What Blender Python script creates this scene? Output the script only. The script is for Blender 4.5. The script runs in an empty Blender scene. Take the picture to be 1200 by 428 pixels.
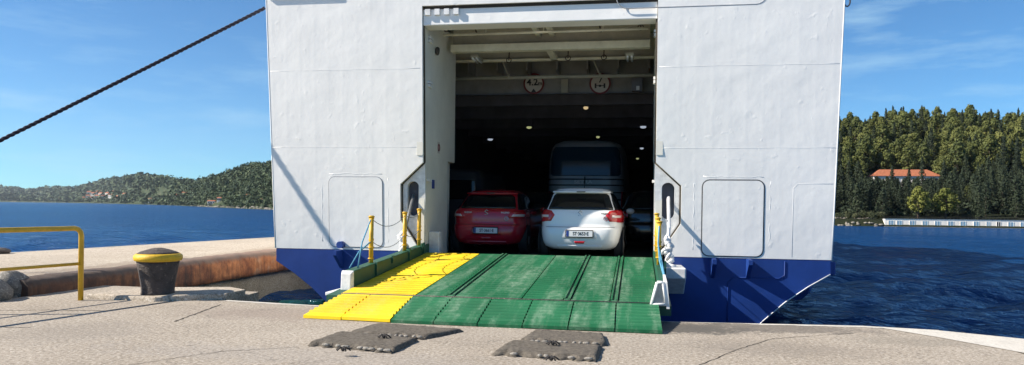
import bpy, bmesh, math, random
from mathutils import Vector, Matrix
R = math.radians
rnd = random.Random(7)
scene = bpy.context.scene
col = scene.collection

# ------------------------------------------------------------------ camera model (metres; ship axis = +Y)
F, H, YAW, ROLL, VH = 867.0, 1.5, R(9.6), R(0.65), 242.6
def ray(u, v):
    x = (u-600)/F; y = -(v-VH)/F
    c, s = math.cos(ROLL), math.sin(ROLL)
    X, Y = x*c-y*s, x*s+y*c
    return Vector((X*math.cos(YAW)-math.sin(YAW), X*math.sin(YAW)+math.cos(YAW), Y))
def at_z(u, v, z):
    d = ray(u, v); return Vector((0, 0, H)) + d*((z-H)/d.z)
def at_y(u, v, y):
    d = ray(u, v); return Vector((0, 0, H)) + d*(y/d.y)
def proj(p):
    q = Vector(p) - Vector((0, 0, H))
    dep = -q.x*math.sin(YAW)+q.y*math.cos(YAW)
    if dep < .01: return (-9999, -9999, dep)
    X = (q.x*math.cos(YAW)+q.y*math.sin(YAW))/dep; Y = q.z/dep
    c, s = math.cos(ROLL), math.sin(ROLL)
    return (600+F*(X*c+Y*s), VH-F*(-X*s+Y*c), dep)

# ------------------------------------------------------------------ materials
def new_mat(name):
    m = bpy.data.materials.new(name); m.use_nodes = True
    nt = m.node_tree; b = nt.nodes['Principled BSDF']
    return m, nt, b
def N(nt, t, **kw):
    n = nt.nodes.new(t)
    for k, v in kw.items():
        if k in n.inputs: n.inputs[k].default_value = v
        else: setattr(n, k, v)
    return n
def ramp(nt, fac, stops):
    r = nt.nodes.new('ShaderNodeValToRGB')
    e = r.color_ramp.elements
    while len(e) < len(stops): e.new(.5)
    for i, (p, c) in enumerate(stops):
        e[i].position = p; e[i].color = (*c, 1) if len(c) == 3 else c
    nt.links.new(fac, r.inputs[0]); return r.outputs[0]
def noise(nt, scale, detail=4, rough=.6, vec=None, sc=None, kind='Object'):
    n = N(nt, 'ShaderNodeTexNoise'); n.inputs['Scale'].default_value = scale
    n.inputs['Detail'].default_value = detail; n.inputs['Roughness'].default_value = rough
    if vec is None:
        tc = N(nt, 'ShaderNodeTexCoord'); vec = tc.outputs[kind]
    if sc:
        mp = N(nt, 'ShaderNodeMapping'); mp.inputs['Scale'].default_value = sc
        nt.links.new(vec, mp.inputs[0]); vec = mp.outputs[0]
    nt.links.new(vec, n.inputs['Vector']); return n.outputs['Fac']
def mix(nt, fac, a, b, mode='MIX'):
    m = nt.nodes.new('ShaderNodeMix'); m.data_type = 'RGBA'; m.blend_type = mode
    for sock, v in ((m.inputs[0], fac), (m.inputs[6], a), (m.inputs[7], b)):
        if hasattr(v, 'is_linked'): nt.links.new(v, sock)
        elif isinstance(v, (int, float)): sock.default_value = v
        else: sock.default_value = (*v, 1)
    return m.outputs[2]
def math_n(nt, op, a, b=None, c=None):
    m = nt.nodes.new('ShaderNodeMath'); m.operation = op
    for i, v in enumerate((a, b, c)):
        if v is None: continue
        if hasattr(v, 'is_linked'): nt.links.new(v, m.inputs[i])
        else: m.inputs[i].default_value = v
    return m.outputs[0]
def bump(nt, b, h, strength=.3, dist=.02, prev=None):
    n = nt.nodes.new('ShaderNodeBump'); n.inputs['Strength'].default_value = strength
    n.inputs['Distance'].default_value = dist; nt.links.new(h, n.inputs['Height'])
    if prev is not None: nt.links.new(prev, n.inputs['Normal'])
    nt.links.new(n.outputs[0], b.inputs['Normal']); return n.outputs[0]
def paint(name, c, rough=.5, metal=0., var=.25, scale=6., bs=.15, bd=.01, chips=None, chip_amt=.66, spec=.5, coat=0.):
    m, nt, b = new_mat(name)
    n1 = noise(nt, scale, 6, .65)
    d = tuple(x*(1-var) for x in c); l = tuple(min(1, x*(1+var*.5)) for x in c)
    cc = ramp(nt, n1, [(.3, d), (.7, l)])
    if chips:
        n2 = noise(nt, scale*3.1, 8, .75)
        f = ramp(nt, n2, [(chip_amt, (0, 0, 0)), (chip_amt+.05, (1, 1, 1))])
        cc = mix(nt, f, cc, chips)
    nt.links.new(cc, b.inputs['Base Color'])
    b.inputs['Roughness'].default_value = rough; b.inputs['Metallic'].default_value = metal
    b.inputs['Specular IOR Level'].default_value = spec
    b.inputs['Coat Weight'].default_value = coat
    if bs: bump(nt, b, noise(nt, scale*4, 5, .6), bs, bd)
    return m
def emit(name, c, s):
    m, nt, b = new_mat(name)
    b.inputs['Base Color'].default_value = (*c, 1)
    b.inputs['Emission Color'].default_value = (*c, 1); b.inputs['Emission Strength'].default_value = s
    return m
M = {}
def hull_mat():
    m, nt, b = new_mat('hull_white_paint')
    n1 = noise(nt, .55, 5, .6); n2 = noise(nt, 3.0, 6, .7, sc=(3, 3, .25))
    c = ramp(nt, n1, [(.3, (.81, .795, .77)), (.7, (.88, .865, .835))])
    st = ramp(nt, n2, [(.60, (0, 0, 0)), (.9, (.5, .5, .5))])
    c = mix(nt, st, c, (.66, .645, .61))
    n4 = noise(nt, 1.0, 6, .7, sc=(7, 7, .5)); n5 = noise(nt, .8, 3, .5)
    rs_ = math_n(nt, 'MULTIPLY', ramp(nt, n4, [(.66, (0, 0, 0)), (.80, (.55, .55, .55))]), ramp(nt, n5, [(.5, (0, 0, 0)), (.62, (1, 1, 1))]))
    c = mix(nt, rs_, c, (.47, .36, .26))
    n3 = noise(nt, 9, 8, .8)
    ru = ramp(nt, n3, [(.755, (0, 0, 0)), (.78, (1, 1, 1))])
    c = mix(nt, ru, c, (.33, .27, .22))
    nt.links.new(c, b.inputs['Base Color']); b.inputs['Roughness'].default_value = .42
    # frame pant-ribs (vertical), plate ripple, dents
    tc = N(nt, 'ShaderNodeTexCoord'); sx = N(nt, 'ShaderNodeSeparateXYZ'); nt.links.new(tc.outputs['Object'], sx.inputs[0])
    w = math_n(nt, 'SINE', math_n(nt, 'MULTIPLY', sx.outputs[0], 10.5))
    w = math_n(nt, 'POWER', math_n(nt, 'ABSOLUTE', w), 12.)
    pn = bump(nt, b, w, .12, .004)
    pn = bump(nt, b, noise(nt, 1.6, 3, .5), .45, .035, pn)
    dn = noise(nt, 7.5, 2, .4); dn = ramp(nt, dn, [(.66, (0, 0, 0)), (.78, (1, 1, 1))])
    pn = bump(nt, b, dn, .25, .008, pn)
    bump(nt, b, noise(nt, 60, 4, .6), .10, .004, pn)
    return m
M['white_hull'] = hull_mat()
def blue_mat():
    m, nt, b = new_mat('hull_blue_paint')
    n1 = noise(nt, 1.2, 6, .65); n2 = noise(nt, 4, 6, .7, sc=(2.5, 2.5, .2))
    c = ramp(nt, n1, [(.3, (.006, .034, .18)), (.7, (.010, .050, .26))])
    st = ramp(nt, n2, [(.60, (0, 0, 0)), (.85, (.4, .4, .4))])
    c = mix(nt, st, c, (.04, .08, .24))
    n3 = noise(nt, 14, 8, .8)
    c = mix(nt, ramp(nt, n3, [(.655, (0, 0, 0)), (.70, (.7, .7, .7))]), c, (.12, .13, .18))
    nt.links.new(c, b.inputs['Base Color']); b.inputs['Roughness'].default_value = .5
    pn = bump(nt, b, noise(nt, 1.6, 3, .5), .4, .03)
    bump(nt, b, noise(nt, 50, 4, .6), .15, .004, pn)
    return m
M['blue_hull'] = blue_mat()
def quay_mat(name, base_d, base_l, speck=1., oil=None):
    m, nt, b = new_mat(name)
    tc = N(nt, 'ShaderNodeTexCoord'); v = tc.outputs['Object']
    big = noise(nt, .45, 6, .6, v); mid = noise(nt, 3.2, 6, .7, v); fine = noise(nt, 27, 3, .8, v); fine2 = noise(nt, 14, 4, .7, v)
    c = ramp(nt, big, [(.3, base_d), (.7, base_l)])
    c = mix(nt, ramp(nt, mid, [(.52, (0, 0, 0)), (.78, (.5, .5, .5))]), c, tuple(x*.62 for x in base_d))
    sp = ramp(nt, fine, [(.38, (.42, .40, .37)), (.5, (1, 1, 1)), (.64, (1.0, 1.0, 1.0))])
    c = mix(nt, min(1., .85*speck), c, sp, 'MULTIPLY')
    lt = ramp(nt, fine, [(.58, (0, 0, 0)), (.66, (1, 1, 1))])
    c = mix(nt, math_n(nt, 'MULTIPLY', lt, min(1., .8*speck)), c, (.66, .62, .55))
    dk = ramp(nt, fine2, [(.62, (0, 0, 0)), (.72, (1, 1, 1))])
    c = mix(nt, math_n(nt, 'MULTIPLY', dk, .4*speck), c, tuple(x*.45 for x in base_d))
    for (px, py, r, amt, colr) in (oil or []):
        mp = N(nt, 'ShaderNodeMapping'); mp.inputs['Location'].default_value = (-px/r[0], -py/r[1], 0); mp.inputs['Scale'].default_value = (1/r[0], 1/r[1], 0)
        nt.links.new(v, mp.inputs[0]); ln = N(nt, 'ShaderNodeVectorMath', operation='LENGTH'); nt.links.new(mp.outputs[0], ln.inputs[0])
        d = math_n(nt, 'ADD', ln.outputs['Value'], math_n(nt, 'MULTIPLY', math_n(nt, 'SUBTRACT', mid, .5), 2.2))
        d = math_n(nt, 'ADD', d, math_n(nt, 'MULTIPLY', math_n(nt, 'SUBTRACT', fine2, .5), 1.6))
        f = ramp(nt, d, [(.55, (amt,)*3), (1.0, (0, 0, 0))])
        c = mix(nt, f, c, colr)
    # thin cracks
    vo = N(nt, 'ShaderNodeTexVoronoi', feature='DISTANCE_TO_EDGE'); vo.inputs['Scale'].default_value = .33
    wv = N(nt, 'ShaderNodeVectorMath', operation='ADD')
    nn = N(nt, 'ShaderNodeTexNoise'); nn.inputs['Scale'].default_value = 1.6; nn.inputs['Detail'].default_value = 5
    nt.links.new(v, nn.inputs['Vector']); nt.links.new(v, wv.inputs[0]); nt.links.new(nn.outputs['Color'], wv.inputs[1])
    nt.links.new(wv.outputs[0], vo.inputs['Vector'])
    ck = ramp(nt, vo.outputs['Distance'], [(.0, (.45,)*3), (.0045, (0, 0, 0))])
    c = mix(nt, ck, c, (.10, .09, .08))
    nt.links.new(c, b.inputs['Base Color']); b.inputs['Roughness'].default_value = .9
    b.inputs['Specular IOR Level'].default_value = .25
    pn = bump(nt, b, mid, .35, .03); pn = bump(nt, b, fine2, .4, .015, pn); bump(nt, b, fine, .5, .008, pn)
    return m
M['quay'] = quay_mat('quay_aggregate', (.305, .262, .213), (.41, .36, .302), 1.,
    [(.7, 9.6, (1.0, .55), .9, (.085, .08, .072)), (1.8, 9.85, (1.4, .4), .75, (.13, .115, .10)), (-1., 8.3, (3.2, .8), .18, (.2, .18, .16)), (-4.6, 9.5, (1.6, .7), .5, (.22, .175, .15)), (-3.2, 6.9, (2.6, .5), .3, (.27, .25, .235)), (1.5, 8.4, (1.2, .5), .35, (.2, .175, .15)), (3.2, 9.2, (1., .35), .4, (.2, .18, .15)), (-6.4, 7.6, (.9, .9), .3, (.2, .18, .16))])
M['pier'] = quay_mat('pier_concrete', (.38, .325, .262), (.48, .42, .345), 1., [(-10.3, 13., (.55, 3.), .6, (.2, .155, .115)), (-10.2, 20., (.5, 5.), .5, (.22, .17, .12)), (-12., 14., (1.5, 3.), .25, (.27, .23, .18))])
M['pale_concrete'] = quay_mat('pale_concrete', (.50, .47, .42), (.60, .57, .52), .35)
M['wall_concrete'] = quay_mat('wet_wall_concrete', (.27, .235, .165), (.42, .375, .28), .9)
M['stone'] = quay_mat('grey_stone', (.17, .16, .145), (.27, .255, .23), .7)
def rust_mat():
    m, nt, b = new_mat('rusted_steel')
    tc = N(nt, 'ShaderNodeTexCoord'); v = tc.outputs['Object']
    n1 = noise(nt, 1.5, 8, .72, v); n2 = noise(nt, 5, 8, .75, v, sc=(.5, 1.6, .22)); n3 = noise(nt, .9, 5, .65, v)
    c = ramp(nt, n1, [(.28, (.09, .042, .028)), (.42, (.28, .095, .04)), (.56, (.55, .21, .075)), (.72, (.62, .38, .22))])
    c = mix(nt, ramp(nt, n2, [(.48, (0, 0, 0)), (.66, (.8, .8, .8))]), c, (.06, .036, .03))
    sx = N(nt, 'ShaderNodeSeparateXYZ'); nt.links.new(v, sx.inputs[0])
    top = ramp(nt, math_n(nt, 'ADD', sx.outputs[2], math_n(nt, 'MULTIPLY', math_n(nt, 'SUBTRACT', n1, .5), .35)), [(.12, (0, 0, 0)), (.2, (.85, .85, .85))])
    c = mix(nt, top, c, (.17, .135, .11))
    c = mix(nt, ramp(nt, n3, [(.64, (0, 0, 0)), (.68, (.7, .7, .7))]), c, (.44, .38, .32))
    old = ramp(nt, math_n(nt, 'MULTIPLY', math_n(nt, 'SUBTRACT', math_n(nt, 'ADD', sx.outputs[1], math_n(nt, 'MULTIPLY', math_n(nt, 'SUBTRACT', n1, .5), 9.)), 11.2), .16), [(0, (.75, .75, .75)), (1, (0, 0, 0))])
    c = mix(nt, old, c, (.042, .033, .030))
    nt.links.new(c, b.inputs['Base Color']); b.inputs['Roughness'].default_value = .88
    pn = bump(nt, b, n1, .6, .05); bump(nt, b, n2, .5, .02, pn); return m
M['rust'] = rust_mat()
def deck_paint(name, c, worn, amt=.7, chip=.5):
    m, nt, b = new_mat(name)
    tc = N(nt, 'ShaderNodeTexCoord'); v = tc.outputs['Object']
    n1 = noise(nt, 1.3, 5, .6, v); n2 = noise(nt, 2.2, 6, .7, v, sc=(1.6, .10, 1)); n3 = noise(nt, 18, 6, .8, v); n4 = noise(nt, 7, 7, .75, v)
    cc = ramp(nt, n1, [(.3, tuple(x*.8 for x in c)), (.7, tuple(x*1.18 for x in c))])
    f = math_n(nt, 'MULTIPLY', ramp(nt, n2, [(.46, (0, 0, 0)), (.66, (1, 1, 1))]), ramp(nt, n4, [(.40, (.15*amt,)*3), (.66, (amt,)*3)]))
    cc = mix(nt, f, cc, worn)
    cc = mix(nt, ramp(nt, n3, [(.64, (0, 0, 0)), (.72, (chip,)*3)]), cc, tuple(x*.45+.01 for x in c))
    nt.links.new(cc, b.inputs['Base Color']); b.inputs['Roughness'].default_value = .65; b.inputs['Specular IOR Level'].default_value = .2
    bump(nt, b, n3, .4, .008); return m
M['green'] = deck_paint('ramp_green_paint', (.009, .108, .045), (.22, .32, .23), .9)
M['green_worn'] = deck_paint('worn_rib_paint', (.022, .145, .066), (.28, .38, .28), .9)
M['yellow_deck'] = deck_paint('ramp_yellow_paint', (.84, .60, .018), (.70, .50, .09), .5, .2)
M['yellow_worn'] = deck_paint('worn_yellow_rib', (.72, .48, .02), (.62, .48, .16), .5, .1)
M['dark_green'] = paint('curb_green_paint', (.010, .085, .050), .55, chips=(.1, .14, .1), chip_amt=.76)
M['yellow'] = paint('yellow_rail_paint', (.62, .37, .02), .45, scale=9, chips=(.2, .14, .06), chip_amt=.72)
M['yellow_cap'] = paint('yellow_cap_paint', (.68, .42, .015), .55, scale=7, chips=(.10, .08, .06), chip_amt=.62, bs=.4, bd=.02)
M['white'] = paint('white_gear_paint', (.74, .74, .74), .5, scale=8, chips=(.3, .26, .22), chip_amt=.74)
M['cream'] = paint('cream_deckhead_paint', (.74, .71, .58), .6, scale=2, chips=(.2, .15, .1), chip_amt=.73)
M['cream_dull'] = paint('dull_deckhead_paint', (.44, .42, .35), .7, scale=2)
M['inner_white'] = paint('inner_wall_paint', (.72, .70, .63), .55, scale=1.5, var=.12)
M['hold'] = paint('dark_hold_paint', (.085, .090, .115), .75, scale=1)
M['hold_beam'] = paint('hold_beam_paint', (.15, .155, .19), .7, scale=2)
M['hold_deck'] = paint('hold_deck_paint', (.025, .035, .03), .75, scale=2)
M['girder'] = paint('girder_paint', (.26, .25, .24), .7, scale=2)
M['gap'] = paint('dark_rust_gap', (.035, .027, .018), .85, scale=12, chips=(.3, .26, .2), chip_amt=.68)
M['groove'] = paint('door_groove', (.30, .31, .33), .7, scale=5)
M['groove_dark'] = paint('door_seal', (.07, .075, .085), .8, scale=5)
M['steel_grey'] = paint('grey_steel', (.32, .33, .34), .4, .6, scale=10)
M['black'] = paint('black_rubber', (.012, .012, .013), .75, scale=20)
M['black_gloss'] = paint('black_gloss', (.006, .006, .008), .12, bs=0, var=.1)
M['iron'] = paint('dark_cast_iron', (.075, .060, .055), .8, scale=7, var=.5, bs=.9, bd=.03, chips=(.16, .13, .11), chip_amt=.58)
M['rope'] = paint('navy_rope', (.012, .014, .035), .8, scale=30, var=.5)
M['blue_rope'] = paint('blue_cord', (.08, .28, .42), .8, scale=30)
M['grey_rope'] = paint('grey_cord', (.20, .22, .24), .8, scale=30)
M['mat'] = paint('weathered_carpet', (.18, .155, .125), .95, scale=22, var=.6, bs=1., bd=.03)
M['mat_tie'] = paint('dark_twine', (.035, .032, .032), .9, scale=30)
M['mat_edge'] = paint('pale_frayed_edge', (.30, .28, .25), .95, scale=14, var=.4, bs=.8, bd=.02)
M['car_white'] = paint('white_car_paint', (.78, .79, .80), .22, var=.02, scale=2, bs=0, coat=.6)
M['car_red'] = paint('red_car_paint', (.46, .008, .022), .22, var=.05, scale=2, bs=0, coat=.8)
M['car_black'] = paint('black_car_paint', (.008, .008, .010), .15, var=.05, bs=0, coat=.8)
M['car_grey'] = paint('grey_vehicle_paint', (.42, .41, .43), .35, var=.08, scale=2, bs=0, coat=.3)
M['van_grey'] = paint('pale_van_paint', (.055, .058, .07), .35, var=.08, scale=2, bs=0, coat=.3)
M['glass'] = paint('dark_glass', (.006, .007, .009), .06, var=.05, bs=0)
M['coach_glass'] = paint('coach_glass', (.02, .05, .085), .08, var=.05, bs=0)
M['tail_red'] = paint('tail_lamp_red', (.45, .008, .012), .12, var=.1, bs=0, coat=.8)
M['tail_clear'] = paint('tail_lamp_clear', (.75, .62, .60), .15, var=.1, bs=0, coat=.8)
M['chrome'] = paint('chrome', (.6, .6, .62), .2, .9, var=.05, bs=0)
M['plate'] = paint('plate_white', (.72, .73, .75), .4, var=.05, bs=0)
M['plate_blue'] = paint('plate_blue', (.02, .05, .25), .4, var=.05, bs=0)
M['ink'] = paint('black_ink', (.015, .015, .018), .5, var=.05, bs=0)
M['ink_red'] = paint('red_ink', (.16, .012, .016), .5, var=.1, bs=0)
M['sign_white'] = paint('sign_white', (.55, .50, .45), .5, var=.1, bs=0)
M['badge'] = paint('badge_grey', (.45, .46, .48), .35, .5, var=.05, bs=0)
M['stucco'] = paint('white_stucco', (.80, .75, .68), .85, scale=1, var=.15, bs=.3)
M['door_blue'] = paint('light_blue_paint', (.19, .33, .45), .6, scale=2)
M['roof_tile'] = paint('terracotta_tiles', (.36, .12, .055), .85, scale=3, var=.35, bs=.6, bd=.06)
M['roof_dark'] = paint('dark_roof_felt', (.035, .033, .033), 1., spec=.05, scale=2)
M['win_dark'] = paint('dark_window', (.03, .035, .045), .2, bs=0)
M['bark'] = paint('pine_bark', (.09, .065, .05), .95, scale=3, var=.4, bs=.8, bd=.05)
def leaf_mat(name, dark, mid, light):
    m, nt, b = new_mat(name)
    at = N(nt, 'ShaderNodeAttribute', attribute_name='tone')
    oi = N(nt, 'ShaderNodeObjectInfo')
    f = math_n(nt, 'ADD', math_n(nt, 'MULTIPLY', at.outputs['Fac'], .6), math_n(nt, 'MULTIPLY', oi.outputs['Random'], .4))
    c = ramp(nt, f, [(.1, dark), (.5, mid), (.95, light)])
    nt.links.new(c, b.inputs['Base Color']); b.inputs['Roughness'].default_value = .75
    b.inputs['Specular IOR Level'].default_value = .2
    return m
M['pine_leaf'] = leaf_mat('pine_needles', (.040, .053, .018), (.083, .096, .026), (.140, .142, .038))
M['bright_leaf'] = leaf_mat('bright_pine_needles', (.07, .085, .02), (.13, .14, .03), (.18, .185, .04))
M['cyp_leaf'] = leaf_mat('cypress_needles', (.016, .024, .014), (.028, .040, .022), (.045, .058, .028))
M['far_leaf'] = leaf_mat('far_wood_leaves', (.035, .060, .034), (.070, .100, .045), (.120, .140, .055))
M['shrub_leaf'] = leaf_mat('shrub_leaves', (.03, .04, .018), (.055, .065, .03), (.10, .10, .05))
def hill_mat(name, soil, green, bias):
    m, nt, b = new_mat(name)
    n1 = noise(nt, .05, 8, .65); n2 = noise(nt, .6, 6, .7)
    c = mix(nt, ramp(nt, n1, [(bias, (0, 0, 0)), (bias+.12, (1, 1, 1))]), green, soil)
    c = mix(nt, ramp(nt, n2, [(.4, (.35,)*3), (.65, (0, 0, 0))]), c, tuple(x*.5 for x in green))
    nt.links.new(c, b.inputs['Base Color']); b.inputs['Roughness'].default_value = .95
    b.inputs['Specular IOR Level'].default_value = .1
    bump(nt, b, n2, .6, .5); return m
M['hill'] = hill_mat('hill_soil', (.16, .135, .10), (.020, .025, .013), .62)
M['far_hill'] = hill_mat('far_hill_soil', (.26, .22, .165), (.045, .062, .032), .56)
M['shore'] = paint('shore_rock', (.25, .225, .19), .95, scale=1.2, var=.4, bs=.8, bd=.1)
def sea_mat():
    m = bpy.data.materials.new('sea_water'); m.use_nodes = True; nt = m.node_tree; nt.nodes.clear()
    out = nt.nodes.new('ShaderNodeOutputMaterial')
    tc = N(nt, 'ShaderNodeTexCoord'); v = tc.outputs['Object']
    big = noise(nt, .03, 4, .6, v)
    c = ramp(nt, big, [(.3, (.004, .034, .115)), (.7, (.006, .050, .160))])
    mpg = N(nt, 'ShaderNodeMapping'); mpg.inputs['Location'].default_value = (7.2/3.2, -14./4.5, 0); mpg.inputs['Scale'].default_value = (1/3.2, 1/4.5, 0); nt.links.new(v, mpg.inputs[0])
    lg = N(nt, 'ShaderNodeVectorMath', operation='LENGTH'); nt.links.new(mpg.outputs[0], lg.inputs[0])
    c = mix(nt, ramp(nt, lg.outputs['Value'], [(.6, (1, 1, 1)), (1., (0, 0, 0))]), c, (.006, .045, .040))
    w0 = noise(nt, .22, 4, .6, v, sc=(.5, 1.3, 1)); w1 = noise(nt, .9, 5, .65, v, sc=(.5, 1.2, 1)); w2 = noise(nt, 4.2, 4, .65, v, sc=(.7, 1.1, 1))
    pn = None
    for h, st_, d_ in ((w0, 1., 1.4), (w1, 1., .45), (w2, 1., .07)):
        n = nt.nodes.new('ShaderNodeBump'); n.inputs['Strength'].default_value = st_; n.inputs['Distance'].default_value = d_
        nt.links.new(h, n.inputs['Height'])
        if pn is not None: nt.links.new(pn, n.inputs['Normal'])
        pn = n.outputs[0]
    df = nt.nodes.new('ShaderNodeBsdfDiffuse'); nt.links.new(c, df.inputs[0]); nt.links.new(pn, df.inputs['Normal'])
    gl = nt.nodes.new('ShaderNodeBsdfGlossy'); gl.inputs['Roughness'].default_value = .12; nt.links.new(pn, gl.inputs['Normal']); gl.inputs[0].default_value = (.8, .92, 1, 1)
    fr = nt.nodes.new('ShaderNodeFresnel'); fr.inputs['IOR'].default_value = 1.33; nt.links.new(pn, fr.inputs['Normal'])
    f = math_n(nt, 'MINIMUM', math_n(nt, 'MULTIPLY', fr.outputs[0], 1.), .44)
    mx = nt.nodes.new('ShaderNodeMixShader'); nt.links.new(f, mx.inputs[0]); nt.links.new(df.outputs[0], mx.inputs[1]); nt.links.new(gl.outputs[0], mx.inputs[2])
    nt.links.new(mx.outputs[0], out.inputs[0]); return m
M['sea'] = sea_mat()

def haze_mat():
    m = bpy.data.materials.new('sea_haze'); m.use_nodes = True; nt = m.node_tree; nt.nodes.clear()
    o = nt.nodes.new('ShaderNodeOutputMaterial'); v = nt.nodes.new('ShaderNodeVolumePrincipled')
    v.inputs['Color'].default_value = (.80, .90, 1., 1); v.inputs['Density'].default_value = 6e-5; v.inputs['Anisotropy'].default_value = .2
    nt.links.new(v.outputs[0], o.inputs['Volume']); return m
M['haze'] = haze_mat()
# ------------------------------------------------------------------ mesh helpers
def tagp(o, label=None, cat=None, group=None, kind=None):
    if label: o['label'] = label
    if cat: o['category'] = cat
    if group: o['group'] = group
    if kind: o['kind'] = kind
    return o
def empty(name, loc=(0, 0, 0), rz=0, label=None, cat=None, group=None):
    o = bpy.data.objects.new(name, None); col.objects.link(o)
    o.location = loc; o.rotation_euler = (0, 0, rz); o.empty_display_size = .2
    return tagp(o, label, cat, group)
class MB:
    def __init__(s): s.v = []; s.f = []; s.m = []; s.sm = []
    def add(s, vs, fs, mi=0, smooth=False):
        o = len(s.v); s.v += [tuple(p) for p in vs]
        for f in fs: s.f.append([i+o for i in f]); s.m.append(mi); s.sm.append(smooth)
    def box(s, a, b, mi=0):
        x0, y0, z0 = a; x1, y1, z1 = b
        if x0 > x1: x0, x1 = x1, x0
        if y0 > y1: y0, y1 = y1, y0
        if z0 > z1: z0, z1 = z1, z0
        s.hexa([(x0, y0, z0), (x1, y0, z0), (x1, y1, z0), (x0, y1, z0), (x0, y0, z1), (x1, y0, z1), (x1, y1, z1), (x0, y1, z1)], mi)
    def hexa(s, p, mi=0):
        s.add(p, [(0, 3, 2, 1), (4, 5, 6, 7), (0, 1, 5, 4), (1, 2, 6, 5), (2, 3, 7, 6), (3, 0, 4, 7)], mi)
    def tube(s, pts, r, n=8, mi=0, cap=True, smooth=True, radii=None):
        pts = [Vector(p) for p in pts]; rings = []
        up = Vector((0, 0, 1)); prev = None
        for i, p in enumerate(pts):
            d = (pts[min(i+1, len(pts)-1)]-pts[max(i-1, 0)]).normalized()
            if prev is None:
                a = up if abs(d.z) < .9 else Vector((1, 0, 0)); x = d.cross(a).normalized()
            else: x = (prev-d*prev.dot(d)).normalized()
            prev = x; y = d.cross(x); rr = radii[i] if radii else r
            rings.append([p+(x*math.cos(2*math.pi*k/n)+y*math.sin(2*math.pi*k/n))*rr for k in range(n)])
        vs = [q for rg in rings for q in rg]
        fs = [(i*n+k, i*n+(k+1) % n, (i+1)*n+(k+1) % n, (i+1)*n+k) for i in range(len(pts)-1) for k in range(n)]
        s.add(vs, fs, mi, smooth)
        if cap:
            s.add(rings[0], [tuple(range(n-1, -1, -1))], mi); s.add(rings[-1], [tuple(range(n))], mi)
    def lathe(s, prof, c=(0, 0, 0), n=32, mi=0, smooth=True):
        c = Vector(c)
        vs = [c+Vector((r*math.cos(2*math.pi*k/n), r*math.sin(2*math.pi*k/n), z)) for r, z in prof for k in range(n)]
        fs = [(i*n+k, i*n+(k+1) % n, (i+1)*n+(k+1) % n, (i+1)*n+k) for i in range(len(prof)-1) for k in range(n)]
        s.add(vs, fs, mi, smooth)
        s.add(vs[-n:], [tuple(range(n))], mi); s.add(vs[:n], [tuple(range(n-1, -1, -1))], mi)
    def prism(s, poly, f0, f1, mi=0):
        # poly in 2D; f0/f1 map (a,b)->3D for the two caps
        n = len(poly); A = [f0(*p) for p in poly]; B = [f1(*p) for p in poly]
        s.add(A+B, [tuple(range(n-1, -1, -1)), tuple(range(n, 2*n))]+[(i, (i+1) % n, n+(i+1) % n, n+i) for i in range(n)], mi)
    def blob(s, c, r, seed=0, n=10, m=7, amp=.25, mi=0, smooth=True):
        rr = random.Random(seed); c = Vector(c); ph = [rr.uniform(0, 6.28) for _ in range(6)]; vs = []
        for i in range(m+1):
            t = math.pi*i/m
            for k in range(n):
                a = 2*math.pi*k/n
                q = 1+amp*(math.sin(2*a+ph[0]+t)*.5+math.sin(3*a+ph[1]-2*t)*.35+math.sin(5*t+ph[2])*.3)*(math.sin(t) if 0 < i < m else 0)
                vs.append(c+Vector((r[0]*math.sin(t)*math.cos(a), r[1]*math.sin(t)*math.sin(a), r[2]*math.cos(t)))*q)
        s.add(vs, [(i*n+k, (i+1)*n+k, (i+1)*n+(k+1) % n, i*n+(k+1) % n) for i in range(m) for k in range(n)], mi, smooth)
    def build(s, name, mats, parent=None, bevel=0., fix=True):
        me = bpy.data.meshes.new(name)
        me.from_pydata(s.v, [], s.f)
        if not isinstance(mats, (list, tuple)): mats = [mats]
        for m in mats: me.materials.append(m)
        for i, p in enumerate(me.polygons): p.material_index = s.m[i]; p.use_smooth = s.sm[i]
        if fix:
            bm = bmesh.new(); bm.from_mesh(me)
            bmesh.ops.remove_doubles(bm, verts=bm.verts, dist=1e-5)
            bmesh.ops.recalc_face_normals(bm, faces=bm.faces); bm.to_mesh(me); bm.free()
        me.update()
        o = bpy.data.objects.new(name, me); col.objects.link(o)
        if parent: o.parent = parent
        if bevel:
            b = o.modifiers.new('bevel', 'BEVEL'); b.width = bevel; b.segments = 2; b.limit_method = 'ANGLE'
        return o
def text_mesh(name, s, size, mat, M4, parent=None, depth=.003, sx=1.):
    cu = bpy.data.curves.new('t', 'FONT'); cu.body = s; cu.size = size; cu.align_x = 'CENTER'; cu.align_y = 'CENTER'
    cu.offset = size*.025; cu.extrude = depth; cu.resolution_u = 3
    to = bpy.data.objects.new('t', cu); col.objects.link(to)
    dg = bpy.context.evaluated_depsgraph_get(); me = bpy.data.meshes.new_from_object(to.evaluated_get(dg))
    bpy.data.objects.remove(to); me.name = name
    me.transform(Matrix.Diagonal((sx, 1, 1, 1))); me.transform(M4)
    me.materials.clear(); me.materials.append(mat)
    o = bpy.data.objects.new(name, me); col.objects.link(o)
    if parent: o.parent = parent
    return o
FACE = Matrix.Rotation(R(90), 4, 'X')      # text facing -Y (towards the quay)
def face_at(x, y, z): return Matrix.Translation((x, y, z)) @ FACE
def cat(f, n): return [f(i/(n-1)) for i in range(n)]

# ================================================================== SETTING
WZ = -.95
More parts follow.
